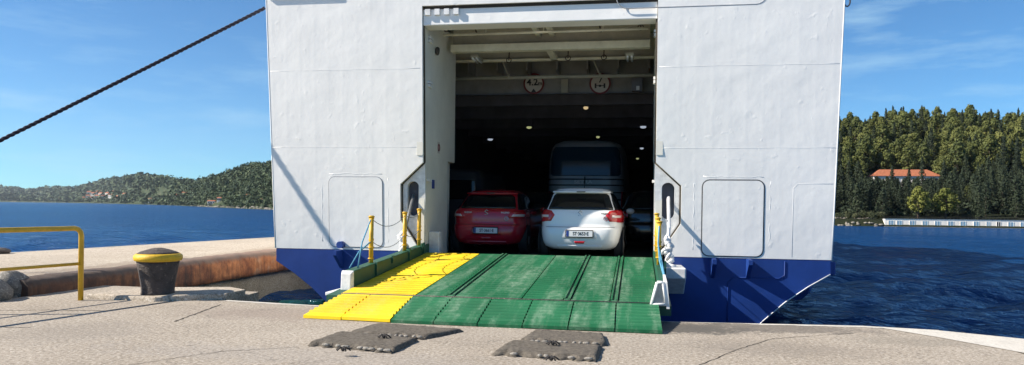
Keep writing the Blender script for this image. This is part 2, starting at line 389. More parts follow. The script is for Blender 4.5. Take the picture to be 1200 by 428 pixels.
# sea: one sheet to the horizon
import numpy as np
def sea_mesh():
    rg = np.random.RandomState(4)
    rad = [0., 4.]
    q_ = 8.
    while q_ < 420: rad.append(q_); q_ *= 1.0125
    rad += [470., 560., 700., 900., 1300., 2000., 3500., 6500., 15000.]
    rad = np.array(rad)
    fine_ = np.radians(np.arange(46., 136.01, .22)); coarse = np.radians(np.arange(140., 402., 6.))
    ang = np.concatenate([fine_, coarse]); na, nr = len(ang), len(rad)
    Rr, A_ = np.meshgrid(rad, ang, indexing='ij'); X = Rr*np.cos(A_); Y = Rr*np.sin(A_); Z = np.zeros_like(X)
    near = np.clip(1-(Rr-250)/170., 0, 1)
    for k in range(60):
        lam = .38*(8.)**rg.rand(); th_ = math.radians(-62)+rg.normal(0, .42); kk = 2*math.pi/lam
        amp = .0095*lam**.9*rg.uniform(.6, 1.2)
        fade = np.clip((lam/(Rr*.0125*2.2+1e-6)-1.), 0, 1)
        ph = kk*(X*math.cos(th_)+Y*math.sin(th_))+rg.rand()*6.28
        Z += amp*fade*(np.sin(ph)+.22*np.cos(2*ph))
    Z = Z*near+WZ
    Z[Rr > 430] = WZ
    vs_ = np.stack([X, Y, Z], -1).reshape(-1, 3)
    ii, jj = np.meshgrid(np.arange(nr-1), np.arange(na), indexing='ij'); j2 = (jj+1) % na
    fs_ = np.stack([ii*na+jj, (ii+1)*na+jj, (ii+1)*na+j2, ii*na+j2], -1).reshape(-1, 4)
    me = bpy.data.meshes.new('sea'); me.vertices.add(len(vs_)); me.vertices.foreach_set('co', vs_.ravel())
    me.loops.add(len(fs_)*4); me.loops.foreach_set('vertex_index', fs_.ravel()); me.polygons.add(len(fs_))
    me.polygons.foreach_set('loop_start', np.arange(len(fs_))*4); me.polygons.foreach_set('loop_total', np.full(len(fs_), 4))
    me.polygons.foreach_set('use_smooth', np.ones(len(fs_), dtype=bool)); me.update(calc_edges=True); me.validate()
    me.materials.append(M['sea']); o = bpy.data.objects.new('sea', me); col.objects.link(o); return o
tagp(sea_mesh(), kind='structure')
# quay apron
EDGE = [(-9.5, 11.95), (-6.36, 11.75), (-6.25, 10.60), (-4.76, 10.38), (-2., 10.17), (.61, 10.03), (1.8, 10.16), (2.91, 10.27), (3.78, 10.13), (4.56, 9.70), (5.2, 8.9), (5.7, 7.8), (6.0, 6.3), (6.2, -14.), (-30., -14.), (-30., 7.5), (-9.5, 7.5)]
q = MB(); q.prism(EDGE, lambda x, y: Vector((x, y, -2.6)), lambda x, y: Vector((x, y, 0)))
tagp(q.build('quay', M['quay']), kind='structure')
# pale worn concrete edge of the quay, and the smooth cap at its right-hand corner
def strip(pts, w, z):
    m = MB(); P = [Vector((*p, 0)) for p in pts]; L = []
    for i, p in enumerate(P):
        d = (P[min(i+1, len(P)-1)]-P[max(i-1, 0)]).normalized(); n = Vector((d.y, -d.x, 0))
        L.append((p+n*.004, p+n*(w if not callable(w) else w(i, p))))
    for (a, b), (c, d) in zip(L, L[1:]):
        m.add([a+Vector((0, 0, z)), b+Vector((0, 0, z)), d+Vector((0, 0, z)), c+Vector((0, 0, z))], [(0, 1, 2, 3)])
    return m
fineE = []
for a, b in zip(EDGE[2:8], EDGE[3:9]):
    for k in range(6): fineE.append((a[0]+(b[0]-a[0])*k/6, a[1]+(b[1]-a[1])*k/6))
fineE.append(EDGE[8])
rw = random.Random(3)
e = strip(fineE, lambda i, p: (.09+.05*rw.random()) if not (.0 < p.x < 1.5) else .02+.03*rw.random(), .004)
tagp(e.build('quay_edge', M['pale_concrete']), kind='structure')
rj_ = random.Random(12)
def joint(pix_, w_):
    P = []
    for (u0, v0), (u1, v1) in zip(pix_, pix_[1:]):
        for k in range(10): P.append(at_z(u0+(u1-u0)*k/10, v0+(v1-v0)*k/10, 0.))
    P.append(at_z(*pix_[-1], 0.)); m = MB(); L = []
    for i, p in enumerate(P):
        d = (P[min(i+1, len(P)-1)]-P[max(i-1, 0)]).normalized(); n = Vector((d.y, -d.x, 0)); o_ = n*rj_.uniform(-.012, .012); ww = w_*rj_.uniform(.4, 1.2)
        L.append((p+o_-n*ww, p+o_+n*ww))
    for (a, b_), (c, d) in zip(L, L[1:]): m.add([a+Vector((0, 0, .003)), b_+Vector((0, 0, .003)), d+Vector((0, 0, .003)), c+Vector((0, 0, .003))], [(0, 1, 2, 3)])
    tagp(m.build('quay_joint', M['gap']), kind='structure')
joint([(-60, 364), (0, 364), (60, 363.5), (125, 364.5), (205, 353.5)], .012)
joint([(205, 377), (232, 367), (259, 357)], .014)
joint([(-40, 383), (0, 383.5), (36, 384)], .010)
joint([(1126, 389), (1160, 400), (1215, 421)], .010)
joint([(150, 428), (260, 412), (350, 407)], .006)
joint([(820, 428), (870, 408), (905, 397), (1000, 391)], .006)
capp = [(3.05, 10.20), (3.78, 10.08), (4.52, 9.66), (5.15, 8.87), (5.65, 7.77), (5.95, 6.3), (5.4, 6.3), (4.9, 7.3), (4.15, 8.6), (3.55, 9.55)]
m = MB(); m.add([(x, y, .006) for x, y in capp], [tuple(range(len(capp)))])
tagp(m.build('quay_corner_cap', M['pale_concrete']), kind='structure')
# pier along the ship's port side
PT = .24
PIER = [(-9.62, 10.2), (-9.62, 46.), (-12.6, 46.), (-13.73, 26.), (-15.22, 15.62), (-16.8, 6.), (-40., 4.), (-40., -14.), (-31., -14.), (-13., 7.6)]
p = MB(); p.prism(PIER, lambda x, y: Vector((x, y, -2.6)), lambda x, y: Vector((x, y, PT)))
tagp(p.build('pier', M['pier']), kind='structure')
w = MB(); w.box((-9.616, 11.9, -2.6), (-9.55, 46., -.3)); 
tagp(w.build('pier_wall', M['wall_concrete']), kind='structure')
# rusted rounded steel nosing
b = MB(); ny = 150
prof = [(-9.95, .262), (-9.72, .27), (-9.6, .255), (-9.52, .21), (-9.48, .14), (-9.47, .0), (-9.465, -.16), (-9.455, -.29), (-9.50, -.305), (-9.62, -.305)]
rb = random.Random(11); vs = []
for j in range(ny+1):
    y = 10.25+(45.7-10.25)*(j/ny)**1.6
    for (x, z) in prof:
        vs.append((x+rb.uniform(-.012, .012), y, z+rb.uniform(-.012, .012)))
n = len(prof)
b.add(vs, [(j*n+k, j*n+k+1, (j+1)*n+k+1, (j+1)*n+k) for j in range(ny) for k in range(n-1)], 0, True)
b.add(vs[:n], [tuple(range(n))])
tagp(b.build('edge_beam', M['rust']), 'long rusted rounded steel beam edging the pier beside the ferry', 'edge beam')
# broken stone blocks at the near end of the steel nosing
for i, (x, y, rx, ry, rz, lab) in enumerate([(-9.75, 9.75, .42, .34, .26, 'broken grey concrete lump butting against the rusty beam end'), (-10.25, 9.1, .55, .40, .27, 'big rounded grey stone at the left edge below the railing'), (-9.85, 10.3, .3, .25, .30, 'dark jagged stone wedged between grey lump and rusty beam')]):
    m = MB(); m.blob((0, 0, rz*.35), (rx, ry, rz), 40+i, 14, 9, .22)
    o = m.build('stone_block', M['stone']); o.location = (x, y, 0); tagp(o, lab, 'stone')

# ================================================================== FERRY
XC, YS = -1.92, 14.2
HALF = 2.26
def hy(z): return YS-.058*(z-.6)
def hp(dx, z, off=0.): return Vector((XC+dx, hy(z)+off, z))
def hull_prism(mb, poly, o0, o1, mi=0): mb.prism(poly, lambda a, z: hp(a, z, o1), lambda a, z: hp(a, z, o0), mi)
ferry = empty('ferry', (0, 0, 0), 0, 'white and blue car ferry moored stern to the quay with its ramp lowered', 'ferry')
ZT = 5.40
def outer(z): return 5.41+.022*(z-.6)
hm = MB()
for sg in (-1, 1):
    poly = [(outer(.6), .6), (outer(5.4), 5.4), (outer(7.8), 7.8), (0, 7.8), (0, ZT), (HALF, ZT), (HALF, 2.36), (2.73, 1.93), (2.73, 1.22), (2.36, .66), (2.36, .6)]
    hull_prism(hm, [(sg*a, z) for a, z in poly], 0, .14)
# sides and decks, running forward
def st_ring(y, hb): return y, hb
stations = [(14.32, 5.40), (18., 6.2), (23., 7.0), (48., 7.0), (58., 5.2), (66., 1.6), (69., .1)]
for sg in (-1, 1):
    for (y0, h0), (y1, h1) in zip(stations, stations[1:]):
        k0 = .06 if y0 < 15 else 0.
        hm.add([(XC+sg*h0, y0, .6), (XC+sg*h1, y1, .6), (XC+sg*(h1+.15), y1, 7.8), (XC+sg*(h0+.16), y0-(.41 if y0 < 15 else 0), 7.8)], [(0, 1, 2, 3)])
top = [(XC+h+.15, y-(.41 if y < 15 else 0)) for y, h in stations]+[(XC-h-.15, y-(.41 if y < 15 else 0)) for y, h in reversed(stations)]
hm.add([(x, y, 7.8) for x, y in top], [tuple(range(len(top)))])
hm.build('hull', M['white_hull'], ferry)
lm = MB()
low = [(5.39, .598), (5.40, .34), (5.02, .10), (4.62, -.20), (4.25, -.55), (3.75, -1.08), (3.2, -1.7), (2.9, -2.2)]
polyb = [(a, z) for a, z in low]+[(-a, z) for a, z in reversed(low)]
polyb = polyb+[(-2.36, .598), (-2.36, .40), (2.36, .40), (2.36, .598)]
hull_prism(lm, polyb, .006, .15)
for sg in (-1, 1):
    for (y0, h0), (y1, h1) in zip(stations, stations[1:]):
        s0 = [(h0, .598)]+[(max(0, h0-5.4+a), z) for a, z in low[1:]]
        s1 = [(h1, .598)]+[(max(0, h1-5.4+a), z) for a, z in low[1:]]
        for (a, z), (a2, z2), (c, z3), (c2, z4) in zip(s0, s0[1:], s1, s1[1:]):
            lm.add([(XC+sg*a, y0, z), (XC+sg*a2, y0, z2), (XC+sg*c2, y1, z4), (XC+sg*c, y1, z3)], [(0, 1, 2, 3)])
lm.build('lower_hull', M['blue_hull'], ferry)
# pale worn edge lines down the two chines
for sg in (1,):
    t = MB(); t.tube([hp(sg*(a-.008), z, -.008) for a, z in low[1:]], .010, 6)
    t.build('chine_weld', M['white'], ferry)
# fender sponson on the starboard quarter
t = MB(); t.tube([(XC+5.2, 16.2, -.12), (XC+5.45, 17., -.12), (XC+5.5, 18.4, -.12)], .26, 12); t.build('fender', M['blue_hull'], ferry)
t = MB(); t.box((XC+5.38, 14.35, .32), (XC+5.52, 17.2, .56)); t.build('rubbing_strake', M['blue_hull'], ferry, .02)
# weld seams on the plating
for (x0, x1, z) in ((-5.46, -2.3, 4.2), (2.3, 5.46, 4.13), (-5.44, -2.3, 2.66), (2.3, 5.44, 2.63)):
    t = MB(); t.tube([hp(x0+(x1-x0)*k/12, z+rnd.uniform(-.006, .006), +.004) for k in range(13)], .007, 5)
    t.build('weld_seam', M['white_hull'], ferry)
for sg in (-1, 1):                               # vertical corner plates
    t = MB(); t.tube([hp(sg*outer(z), z, .008) for z in (.6, 1.5, 3., 4.5, 6., 7.8)], .014, 6); t.build('corner_bead', M['white_hull'], ferry)
# rounded access doors in the plating
def rrect(x0, x1, z0, z1, r, n=5):
    P = []
    for cx, cz, a0 in ((x1-r, z1-r, 0), (x0+r, z1-r, 90), (x0+r, z0+r, 180), (x1-r, z0+r, 270)):
        for k in range(n+1):
            a = R(a0+90*k/n); P.append((cx+r*math.cos(a), cz+r*math.sin(a)))
    return P
def side_door(x0, x1, z0, z1, gm, gw):
    P = rrect(x0, x1, z0, z1, .12); Q = rrect(x0-gw, x1+gw, z0-gw, z1+gw, .12+gw)
    d = MB(); hull_prism(d, P, -.012, .01)
    o = d.build('side_door', M['white_hull'], ferry)
    g = MB(); hull_prism(g, Q, -.005, .012); g.build('door_seal', gm, o)
    rj = random.Random(int(x0*10)); f = MB()
    for xs, dz in ((x0-.16, .0), (x1+.12, .05)): f.tube([hp(xs+rj.uniform(-.009, .009), z0+.1+(z1-z0)*.92*k/16, .006+rj.uniform(-.002, .003)) for k in range(17)], .009, 5)
    f.tube([hp(x0+(x1-x0)*k/10, z1+.07+rj.uniform(-.012, .012), .004) for k in range(11)], .008, 5)
    f.build('door_coaming', M['white_hull'], o)
side_door(-4.22, -3.10, .66, 2.06, M['groove'], .016)
side_door(3.12, 4.20, .64, 2.03, M['groove_dark'], .022)
# faint raised panel outline at far starboard, and the two ledges high on the stern
t = MB(); t.tube([hp(a, z, .002) for a, z in ((4.72, .64), (4.72, 1.9), (4.8, 1.98), (5.4, 1.98))], .005, 5); t.build('weld_seam', M['white_hull'], ferry)
t = MB(); t.tube([hp(a, z, -.002) for a, z in ((4.6, .56), (4.6, .30), (4.5, .24), (3.7, .24), (3.6, .14), (3.6, -.6))], .008, 5); t.build('weld_seam', M['blue_hull'], ferry)
t = MB(); hull_prism(t, [(-5.5, 5.665), (-4.02, 5.665), (-4.02, 5.95), (-5.5, 5.95)], -.06, .0); t.build('stern_ledge', M['white_hull'], ferry, .01)
P = rrect(1.5, 4.2, 5.22, 7.2, .2); t = MB(); t.tube([hp(a, z, .004) for a, z in P+[P[0]]], .010, 6, cap=False); t.build('door_seal', M['groove'], ferry)
# small brackets under the doors (they throw the long slanting shadows)
for dx in (3.32, 3.95, -3.98):
    t = MB(); t.prism([(0, .59), (-.34, .59), (-.34, .50), (0, .22)], lambda a, z, X=dx: Vector((XC+X-.035, hy(z)+a, z)), lambda a, z, X=dx: Vector((XC+X+.035, hy(z)+a, z)))
    t.build('fender_bracket', M['blue_hull'], ferry)
t = MB(); t.tube([hp(-3.95, .70, 0), hp(-3.95, .70, -.16)], .07, 12); t.build('bollard_stub', M['blue_hull'], ferry)
# fairlead on the top starboard corner
t = MB()
for k in range(2): t.tube([Vector((XC+5.56, 13.95, 5.22+.16*k))+Vector((.05*math.cos(a), 0, .09*math.sin(a))) for a in [R(30*i) for i in range(13)]], .014, 5, cap=False)
t.tube([(XC+5.55, 13.95, 5.3), (XC+5.56, 13.95, 5.9)], .02, 6); t.build('shackle', M['iron'], ferry)
# recessed ear plates with the oval slots, both sides
for sg in (-1, 1):
    t = MB()
    ear = [(2.80, .42), (2.80, 2.02), (HALF-.02, 2.5), (HALF-.02, .42)]
    def ep(a, z, off): return Vector((XC+sg*a, hy(z)+off, z))
    # plate with an oval hole, built as a strip between outline and slot
    sl = rrect(2.37, 2.61, 1.30, 1.99, .118, 6)
    ns = len(sl); cx, cz = 2.49, 1.64
    def hit(a, z):
        best = 9
        for i in range(4):
            (x0, z0), (x1, z1) = ear[i], ear[(i+1) % 4]
            dx, dz = a-cx, z-cz; ex, ez = x1-x0, z1-z0
            den = dx*ez-dz*ex
            if abs(den) < 1e-9: continue
            tt = ((x0-cx)*ez-(z0-cz)*ex)/den; uu = ((x0-cx)*dz-(z0-cz)*dx)/den
            if tt > 0 and -1e-6 <= uu <= 1+1e-6: best = min(best, tt)
        return cx+(a-cx)*best, cz+(z-cz)*best
    O = [hit(a, z) for a, z in sl]
    # push nearest ray hits out to the true corners
    for (ax, az) in ear:
        i = min(range(ns), key=lambda k: (O[k][0]-ax)**2+(O[k][1]-az)**2); O[i] = (ax, az)
    V = [ep(a, z, .10) for a, z in O]+[ep(a, z, .10) for a, z in sl]+[ep(a, z, .22) for a, z in sl]
    t.add(V, [(i, (i+1) % ns, ns+(i+1) % ns, ns+i) for i in range(ns)]+[(ns+i, ns+(i+1) % ns, 2*ns+(i+1) % ns, 2*ns+i) for i in range(ns)])
    t.build('ear_plate', M['white'], ferry)
    d = MB(); d.box((XC+sg*2.34, hy(1.6)+.225, 1.2), (XC+sg*2.7, hy(1.6)+.5, 2.1)); d.build('slot_recess', M['hold'], ferry)
    # dark rusty gap line round the plating cut-out
    g = MB()
    for pa, pb in (((HALF, ZT), (HALF, 2.36)), ((HALF, 2.36), (2.73, 1.93)), ((2.73, 1.93), (2.73, 1.22)), ((2.73, 1.22), (2.36, .66))):
        g.tube([ep(pa[0]-.016, pa[1], .085), ep(pb[0]-.016, pb[1], .085)], .018, 6)
    g.build('gap_seal', M['gap'], ferry)
    # inner door-post wall, with its raised upper leaf
    iw = MB(); x0 = XC+sg*HALF; x1 = XC+sg*(HALF+.12)
    iw.box((x0, hy(2)+.12, .42), (x1, 16.05, 2.5)); iw.box((x0-sg*.004, hy(5)+.13, 2.5), (x1, 16.65, 5.38))
    iw.build('inner_wall', M['inner_white'], ferry)
    for z in (3.92, 3.99, 4.82, 4.89, 2.02):
        hb = MB(); hb.box((x0-sg*.06, 14.35, z-.025), (x0-sg*.006, 14.55, z+.025)); hb.build('hinge_block', M['white'], ferry)
    # thrust platform standing out from the stern, lifting bar, shackle chain
    pl = MB(); xa, xb = sorted((XC+sg*2.32, XC+sg*2.76)); 
    pl.prism([(13.0, .48), (14.19, .45), (14.19, -.05), (13.55, -.02), (13.0, .30)], lambda y, z: Vector((xa, y, z)), lambda y, z: Vector((xb, y, z)))
    pl.build('platform', M['white'], ferry, .02)
    lb = MB(); lb.tube([(XC+sg*2.50, 14.3, 1.72), (XC+sg*2.50, 13.85, 1.15), (XC+sg*2.47, 13.55, .92)], .032, 10)
    lb.build('lifting_bar', M['white'] if sg > 0 else M['steel_grey'], ferry)
    ch = MB(); rc = random.Random(5)
    for k in range(7):
        z = .50+k*.075; c = Vector((XC+sg*(2.47+rc.uniform(-.03, .03)), 13.50+.012*k, z))
        ch.tube([c+Vector((.07*math.cos(a)*(1 if k % 2 else .5), .05*math.sin(a), .055*math.sin(a+k))) for a in [R(40*i) for i in range(10)]], .030, 6, cap=False)
        ch.blob(c+Vector((rc.uniform(-.05, .05), -.03, 0)), (.05, .045, .045), k, 8, 5, .2)
    ch.blob((XC+sg*2.5, 13.45, .46), (.12, .13, .06), 3, 10, 6, .2)
    ch.build('shackle_chain', M['white'], ferry)
# lintel: frame gap, recessed beam
t = MB(); t.box((XC-HALF+.01, hy(5.4)+.05, 5.34), (XC+HALF-.01, hy(5.4)+.12, 5.41)); t.build('gap_seal', M['gap'], ferry)
t = MB(); t.box((XC-HALF+.008, hy(5.3)+.06, 5.03), (XC+HALF-.008, hy(5.3)+.50, 5.36)); t.build('lintel_beam', M['white_hull'], ferry, .015)
for k in range(4):
    t = MB(); t.box((XC-2.2+k*.19, hy(5.3)+.0, 5.22), (XC-2.1+k*.19, hy(5.3)+.058, 5.335)); t.build('hinge_lug', M['white'], ferry)
# ---- car deck (a tunnel of real surfaces)
def quadbox(name, a, b, mat, bev=0.):
    m = MB(); m.box(a, b); return m.build(name, mat, ferry, bev)
DZ = .45
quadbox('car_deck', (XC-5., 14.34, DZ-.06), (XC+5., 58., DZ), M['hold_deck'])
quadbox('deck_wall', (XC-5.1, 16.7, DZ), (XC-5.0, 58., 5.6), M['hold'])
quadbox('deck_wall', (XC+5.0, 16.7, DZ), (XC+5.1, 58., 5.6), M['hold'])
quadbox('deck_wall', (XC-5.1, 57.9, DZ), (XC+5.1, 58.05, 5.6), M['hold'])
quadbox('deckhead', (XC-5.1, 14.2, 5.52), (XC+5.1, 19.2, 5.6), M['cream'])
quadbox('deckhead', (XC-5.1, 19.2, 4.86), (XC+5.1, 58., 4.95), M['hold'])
for sg in (-1, 1):
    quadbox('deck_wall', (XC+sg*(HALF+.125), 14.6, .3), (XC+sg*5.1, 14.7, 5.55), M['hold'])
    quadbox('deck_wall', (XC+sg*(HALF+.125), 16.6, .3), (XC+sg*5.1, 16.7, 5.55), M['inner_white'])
# beams under the deckhead
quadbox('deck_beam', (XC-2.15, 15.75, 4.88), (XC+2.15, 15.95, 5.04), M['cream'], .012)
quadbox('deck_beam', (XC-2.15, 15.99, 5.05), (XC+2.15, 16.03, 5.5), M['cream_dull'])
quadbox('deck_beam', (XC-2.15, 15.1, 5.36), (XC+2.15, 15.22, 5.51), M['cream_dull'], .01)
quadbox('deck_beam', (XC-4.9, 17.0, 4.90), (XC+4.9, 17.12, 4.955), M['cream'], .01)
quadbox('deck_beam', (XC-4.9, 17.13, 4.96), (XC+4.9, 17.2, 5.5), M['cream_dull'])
quadbox('deck_beam', (XC-.07, 15.9, 4.90), (XC+.07, 17.1, 4.97), M['cream'])
t = MB(); t.tube([(XC-2.1, 14.95, 5.06), (XC+2.1, 14.95, 5.08)], .028, 8)
for dx in (-1.2, 0., 1.2): t.tube([(XC+dx, 14.95, 5.07), (XC+dx+.02, 15.0, 5.5)], .014, 6)
t.build('deck_pipe', M['cream'], ferry)
t = MB(); t.tube([(XC-4.6, 18., 4.69), (XC+4.6, 18., 4.69)], .045, 10)
for dx in (-3.4, -1.25, 1.0, 3.2):
    t.tube([(XC+dx, 18., 4.72), (XC+dx-.35, 18.3, 5.5)], .02, 6); t.tube([(XC+dx-.03, 18., 4.715), (XC+dx+.03, 18., 4.715)], .065, 10)
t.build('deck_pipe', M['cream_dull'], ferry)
for dx in (-.28, .02):                            # two square conduits running fore and aft at mid-span
    quadbox('conduit', (XC+dx, 14.6, 5.2), (XC+dx+.10, 16., 5.28), M['cream'])
for dx in (-1.55, 1.05):                           # slanted brackets hanging under the deckhead
    t = MB(); t.tube([(XC+dx, 15., 5.5), (XC+dx+.1, 15.3, 5.12)], .018, 6); t.tube([(XC+dx-.2, 15., 5.5), (XC+dx-.2, 15., 5.3)], .02, 6); t.build('pipe_hanger', M['iron'], ferry)
# valves and hoses: small dark fittings
for (dx, y, z) in ((-2.05, 15., 5.2), (-1.72, 15., 5.34), (-1.0, 16.6, 4.84), (.35, 16.6, 4.86), (1.15, 16.6, 4.86), (1.95, 15., 5.12)):
    t = MB(); t.tube([Vector((XC+dx+.055*math.cos(a), y, z+.055*math.sin(a))) for a in [R(30*i) for i in range(13)]], .012, 5, cap=False); t.tube([(XC+dx, y, z), (XC+dx, y+.05, z+.2)], .015, 6)
    t.build('valve', M['iron'], ferry)
t = MB(); t.blob((XC-HALF+.05, 14.9, 4.72), (.05, .07, .09), 3, 8, 6, .2); t.build('door_latch', M['iron'], ferry)
# transverse girder with the two limit signs
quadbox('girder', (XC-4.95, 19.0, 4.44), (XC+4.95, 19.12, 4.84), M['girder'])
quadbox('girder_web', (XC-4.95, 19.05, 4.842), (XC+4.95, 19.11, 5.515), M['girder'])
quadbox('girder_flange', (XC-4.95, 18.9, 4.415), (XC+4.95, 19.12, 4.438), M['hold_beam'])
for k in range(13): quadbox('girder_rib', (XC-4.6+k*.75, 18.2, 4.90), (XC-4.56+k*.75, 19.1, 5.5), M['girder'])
def round_sign(u, v, kind):
    c = at_y(u, v, 18.8); r = .27
    root = MB(); root.lathe([(r, 0), (r, .02)], (0, 0, 0), 40)
    for i, q in enumerate(root.v): root.v[i] = (c.x+q[0], 18.9-q[2], c.z+q[1])
    o = root.build(kind, M['ink_red'], ferry)
    d = MB(); d.lathe([(r*.84, 0), (r*.84, .004)], (0, 0, 0), 40)
    for i, q in enumerate(d.v): d.v[i] = (c.x+q[0], 18.877-q[2], c.z+q[1])
    d.build('sign_face', M['sign_white'], o)
    return o, c
o, c = round_sign(625, 97.5, 'height_sign')
text_mesh('lettering', '4.2', .24, M['ink'], face_at(c.x-.035, 18.870, c.z+.03), o)
text_mesh('lettering', 'm', .15, M['ink'], face_at(c.x+.165, 18.870, c.z), o)
for sg in (-1, 1):
    t = MB(); P = [(-.07, sg*.225), (.07, sg*.225), (0, sg*.13)]
    t.prism(P, lambda a, z: Vector((c.x+a, 18.872, c.z+z)), lambda a, z: Vector((c.x+a, 18.868, c.z+z)))
    t.build('arrow_mark', M['ink'], o)
o, c = round_sign(703, 97.5, 'axle_sign')
text_mesh('lettering', '7', .2, M['ink'], face_at(c.x+.01, 18.870, c.z+.09), o)
t = MB(); t.box((c.x-.11, 18.868, c.z-.065), (c.x+.11, 18.873, c.z-.045)); t.box((c.x-.03, 18.867, c.z-.085), (c.x+.03, 18.874, c.z-.03))
for sg in (-1, 1): t.box((c.x+sg*.09, 18.866, c.z-.115), (c.x+sg*.135, 18.875, c.z+.005))
t.build('axle_mark', M['ink'], o)
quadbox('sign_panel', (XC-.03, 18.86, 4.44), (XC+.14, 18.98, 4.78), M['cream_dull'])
# lower girders going away into the dark
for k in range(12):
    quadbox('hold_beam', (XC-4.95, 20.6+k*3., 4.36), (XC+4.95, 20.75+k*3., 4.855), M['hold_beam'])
quadbox('junction_box', (XC-4.3, 18.8, 4.46), (XC-3.2, 18.95, 4.66), M['hold_beam'])
# ceiling lamps
for (u, v, y) in ((559, 71, 16.5), (738, 69, 16.5)):
    c = at_y(u, v, y); fx = MB(); fx.box((c.x-.09, y-.28, c.z+.02), (c.x+.09, y+.28, c.z+.09)); o = fx.build('tube_light', M['cream_dull'], ferry, .01)
    tb = MB()
    for dx in (-.045, .045): tb.tube([(c.x+dx, y-.27, c.z), (c.x+dx, y+.27, c.z)], .024, 8)
    tb.build('light_tube', M['plate'], o)
    hg = MB(); hg.box((c.x-.02, y-.02, c.z+.09), (c.x+.02, y+.02, 5.51)); hg.build('hanger', M['cream_dull'], o)
c = at_y(747, 101, 18.6); t = MB(); t.box((c.x-.14, 18.6, c.z-.12), (c.x+.12, 18.8, c.z+.2)); o = t.build('speaker_box', M['hold_beam'], ferry, .01)
t = MB(); t.box((c.x-.03, 18.57, c.z-.10), (c.x+.05, 18.598, c.z+.0)); t.build('lamp_lens', M['plate'], o)
lamp_cols = {'w': emit('lamp_white', (.75, .85, 1.), .26), 'y': emit('lamp_warm', (.9, .95, .45), .2), 'o': emit('lamp_amber', (1., .75, .4), .3)}
for (u, v, z, k, sz) in ((620, 149.5, 4.36, 'y', .13), (574.5, 163.6, 4.33, 'w', .16), (700.7, 160.7, 4.33, 'y', .10), (753.7, 149, 4.36, 'w', .15), (752, 174, 4.3, 'w', .12), (747, 186, 4.3, 'y', .11), (686.5, 126.5, 4.40, 'o', .10)):
    c = at_z(u, v, z-.03)
    sz *= .72
    t = MB(); t.box((c.x-sz-.03, c.y-.1, z), (c.x+sz+.03, c.y+.1, z+.5)); o = t.build('deck_lamp', M['hold_beam'], ferry)
    t = MB(); t.blob((c.x, c.y, z-.03), (sz, .08, .05), 1, 10, 6, 0.); t.build('lamp_lens', lamp_cols[k], o)
# sticker on the inner wall, small dark switch, white post
x0 = XC-HALF+.006
t = MB(); t.box((x0, 15.15, 2.62), (x0+.004, 15.32, 2.86)); o = t.build('warning_sticker', M['sign_white'], ferry)
t = MB(); t.tube([(x0+.006, 15.235+.06*math.cos(a), 2.74+.07*math.sin(a)) for a in [R(30*i) for i in range(13)]], .014, 5, cap=False); t.build('sticker_ring', M['ink_red'], o)
t = MB(); t.box((x0, 14.75, 1.86), (x0+.03, 14.86, 2.04)); t.build('switch_box', M['plate_blue'], ferry)
t = MB(); t.box((x0, 14.55, .46), (x0+.22, 14.75, .98)); t.build('curb_post', M['white'], ferry, .02)
# superstructure above the frame
sup = MB(); sup.box((XC-5.2, 17., 7.802), (XC+5.2, 50., 10.4)); sup.box((XC-4.4, 36., 10.402), (XC+4.4, 48., 12.8))
o = sup.build('superstructure', M['white_hull'], ferry, .05)
for sg in (-1, 1):
    for k in range(10):
        t = MB(); t.box((XC+sg*5.195, 19.+k*3, 8.8), (XC+sg*5.215, 20.3+k*3, 9.6)); t.build('window', M['win_dark'], o)
t = MB(); t.lathe([(1.1, 0), (1., 2.6)], (XC, 30., 10.39), 24); t.build('funnel', M['blue_hull'], ferry)
t = MB()
for y in (14.2, 16.6):
    for k in range(9): t.tube([(XC-5.4+k*1.35, y, 7.79), (XC-5.4+k*1.35, y, 8.8)], .025, 6)
for z in (8.3, 8.8): t.tube([(XC-5.4, 14.2, z), (XC+5.4, 14.2, z)], .025, 6)
t.build('deck_railing', M['white'], ferry)

# ---- ramp
FY, FZ, CY, CZ = 10.0, .24, 14.36, .565
ramp_o = MB()
XL, XG, XR = -4.15, -3.07, .30
def rz(y): return FZ+(CZ-FZ)*(y-FY)/(CY-FY)
ramp_o.hexa([(XL-.22, FY, FZ-.16), (XR+.16, FY, FZ-.16), (XR+.16, CY, CZ-.22), (XL-.22, CY, CZ-.22), (XL-.22, FY, FZ-.03), (XR+.16, FY, FZ-.03), (XR+.16, CY, CZ-.03), (XL-.22, CY, CZ-.03)])
ramp_ob = ramp_o.build('ramp', M['dark_green'], ferry)
def deck_panel(x0, x1, y0, y1, mat, rib=.105, ribh=.012, skip=()):
    m = MB()
    m.hexa([(x0, y0, rz(y0)-.03), (x1, y0, rz(y0)-.03), (x1, y1, rz(y1)-.03), (x0, y1, rz(y1)-.03), (x0, y0, rz(y0)), (x1, y0, rz(y0)), (x1, y1, rz(y1)), (x0, y1, rz(y1))])
    y = y0+.05
    while y < y1-.05:
        a, b2 = x0+.02, x1-.02
        m.hexa([(a, y, rz(y)-.005), (b2, y, rz(y)-.005), (b2, y+.03, rz(y)-.005), (a, y+.03, rz(y)-.005), (a, y+.006, rz(y)+ribh), (b2, y+.006, rz(y)+ribh), (b2, y+.024, rz(y)+ribh), (a, y+.024, rz(y)+ribh)], 1)
        y += rib
    return m.build('deck_panel', [mat, M['green_worn'] if mat == M['green'] else M['yellow_worn']], ramp_ob)
deck_panel(XL, XG-.008, FY+.012, 12.0, M['yellow_deck'], .17)
deck_panel(XL, XG-.008, 12.012, CY, M['yellow_deck'], .17)
gx = [XG+.008, -2.62, -2.50, -1.55, -.98, -.88, -.35, -.24, XR]
for a, b2 in zip(gx, gx[1:]):
    deck_panel(a+.008, b2-.008, FY+.012, CY, M['green'], .17 if b2-a > .2 else 9., .012)
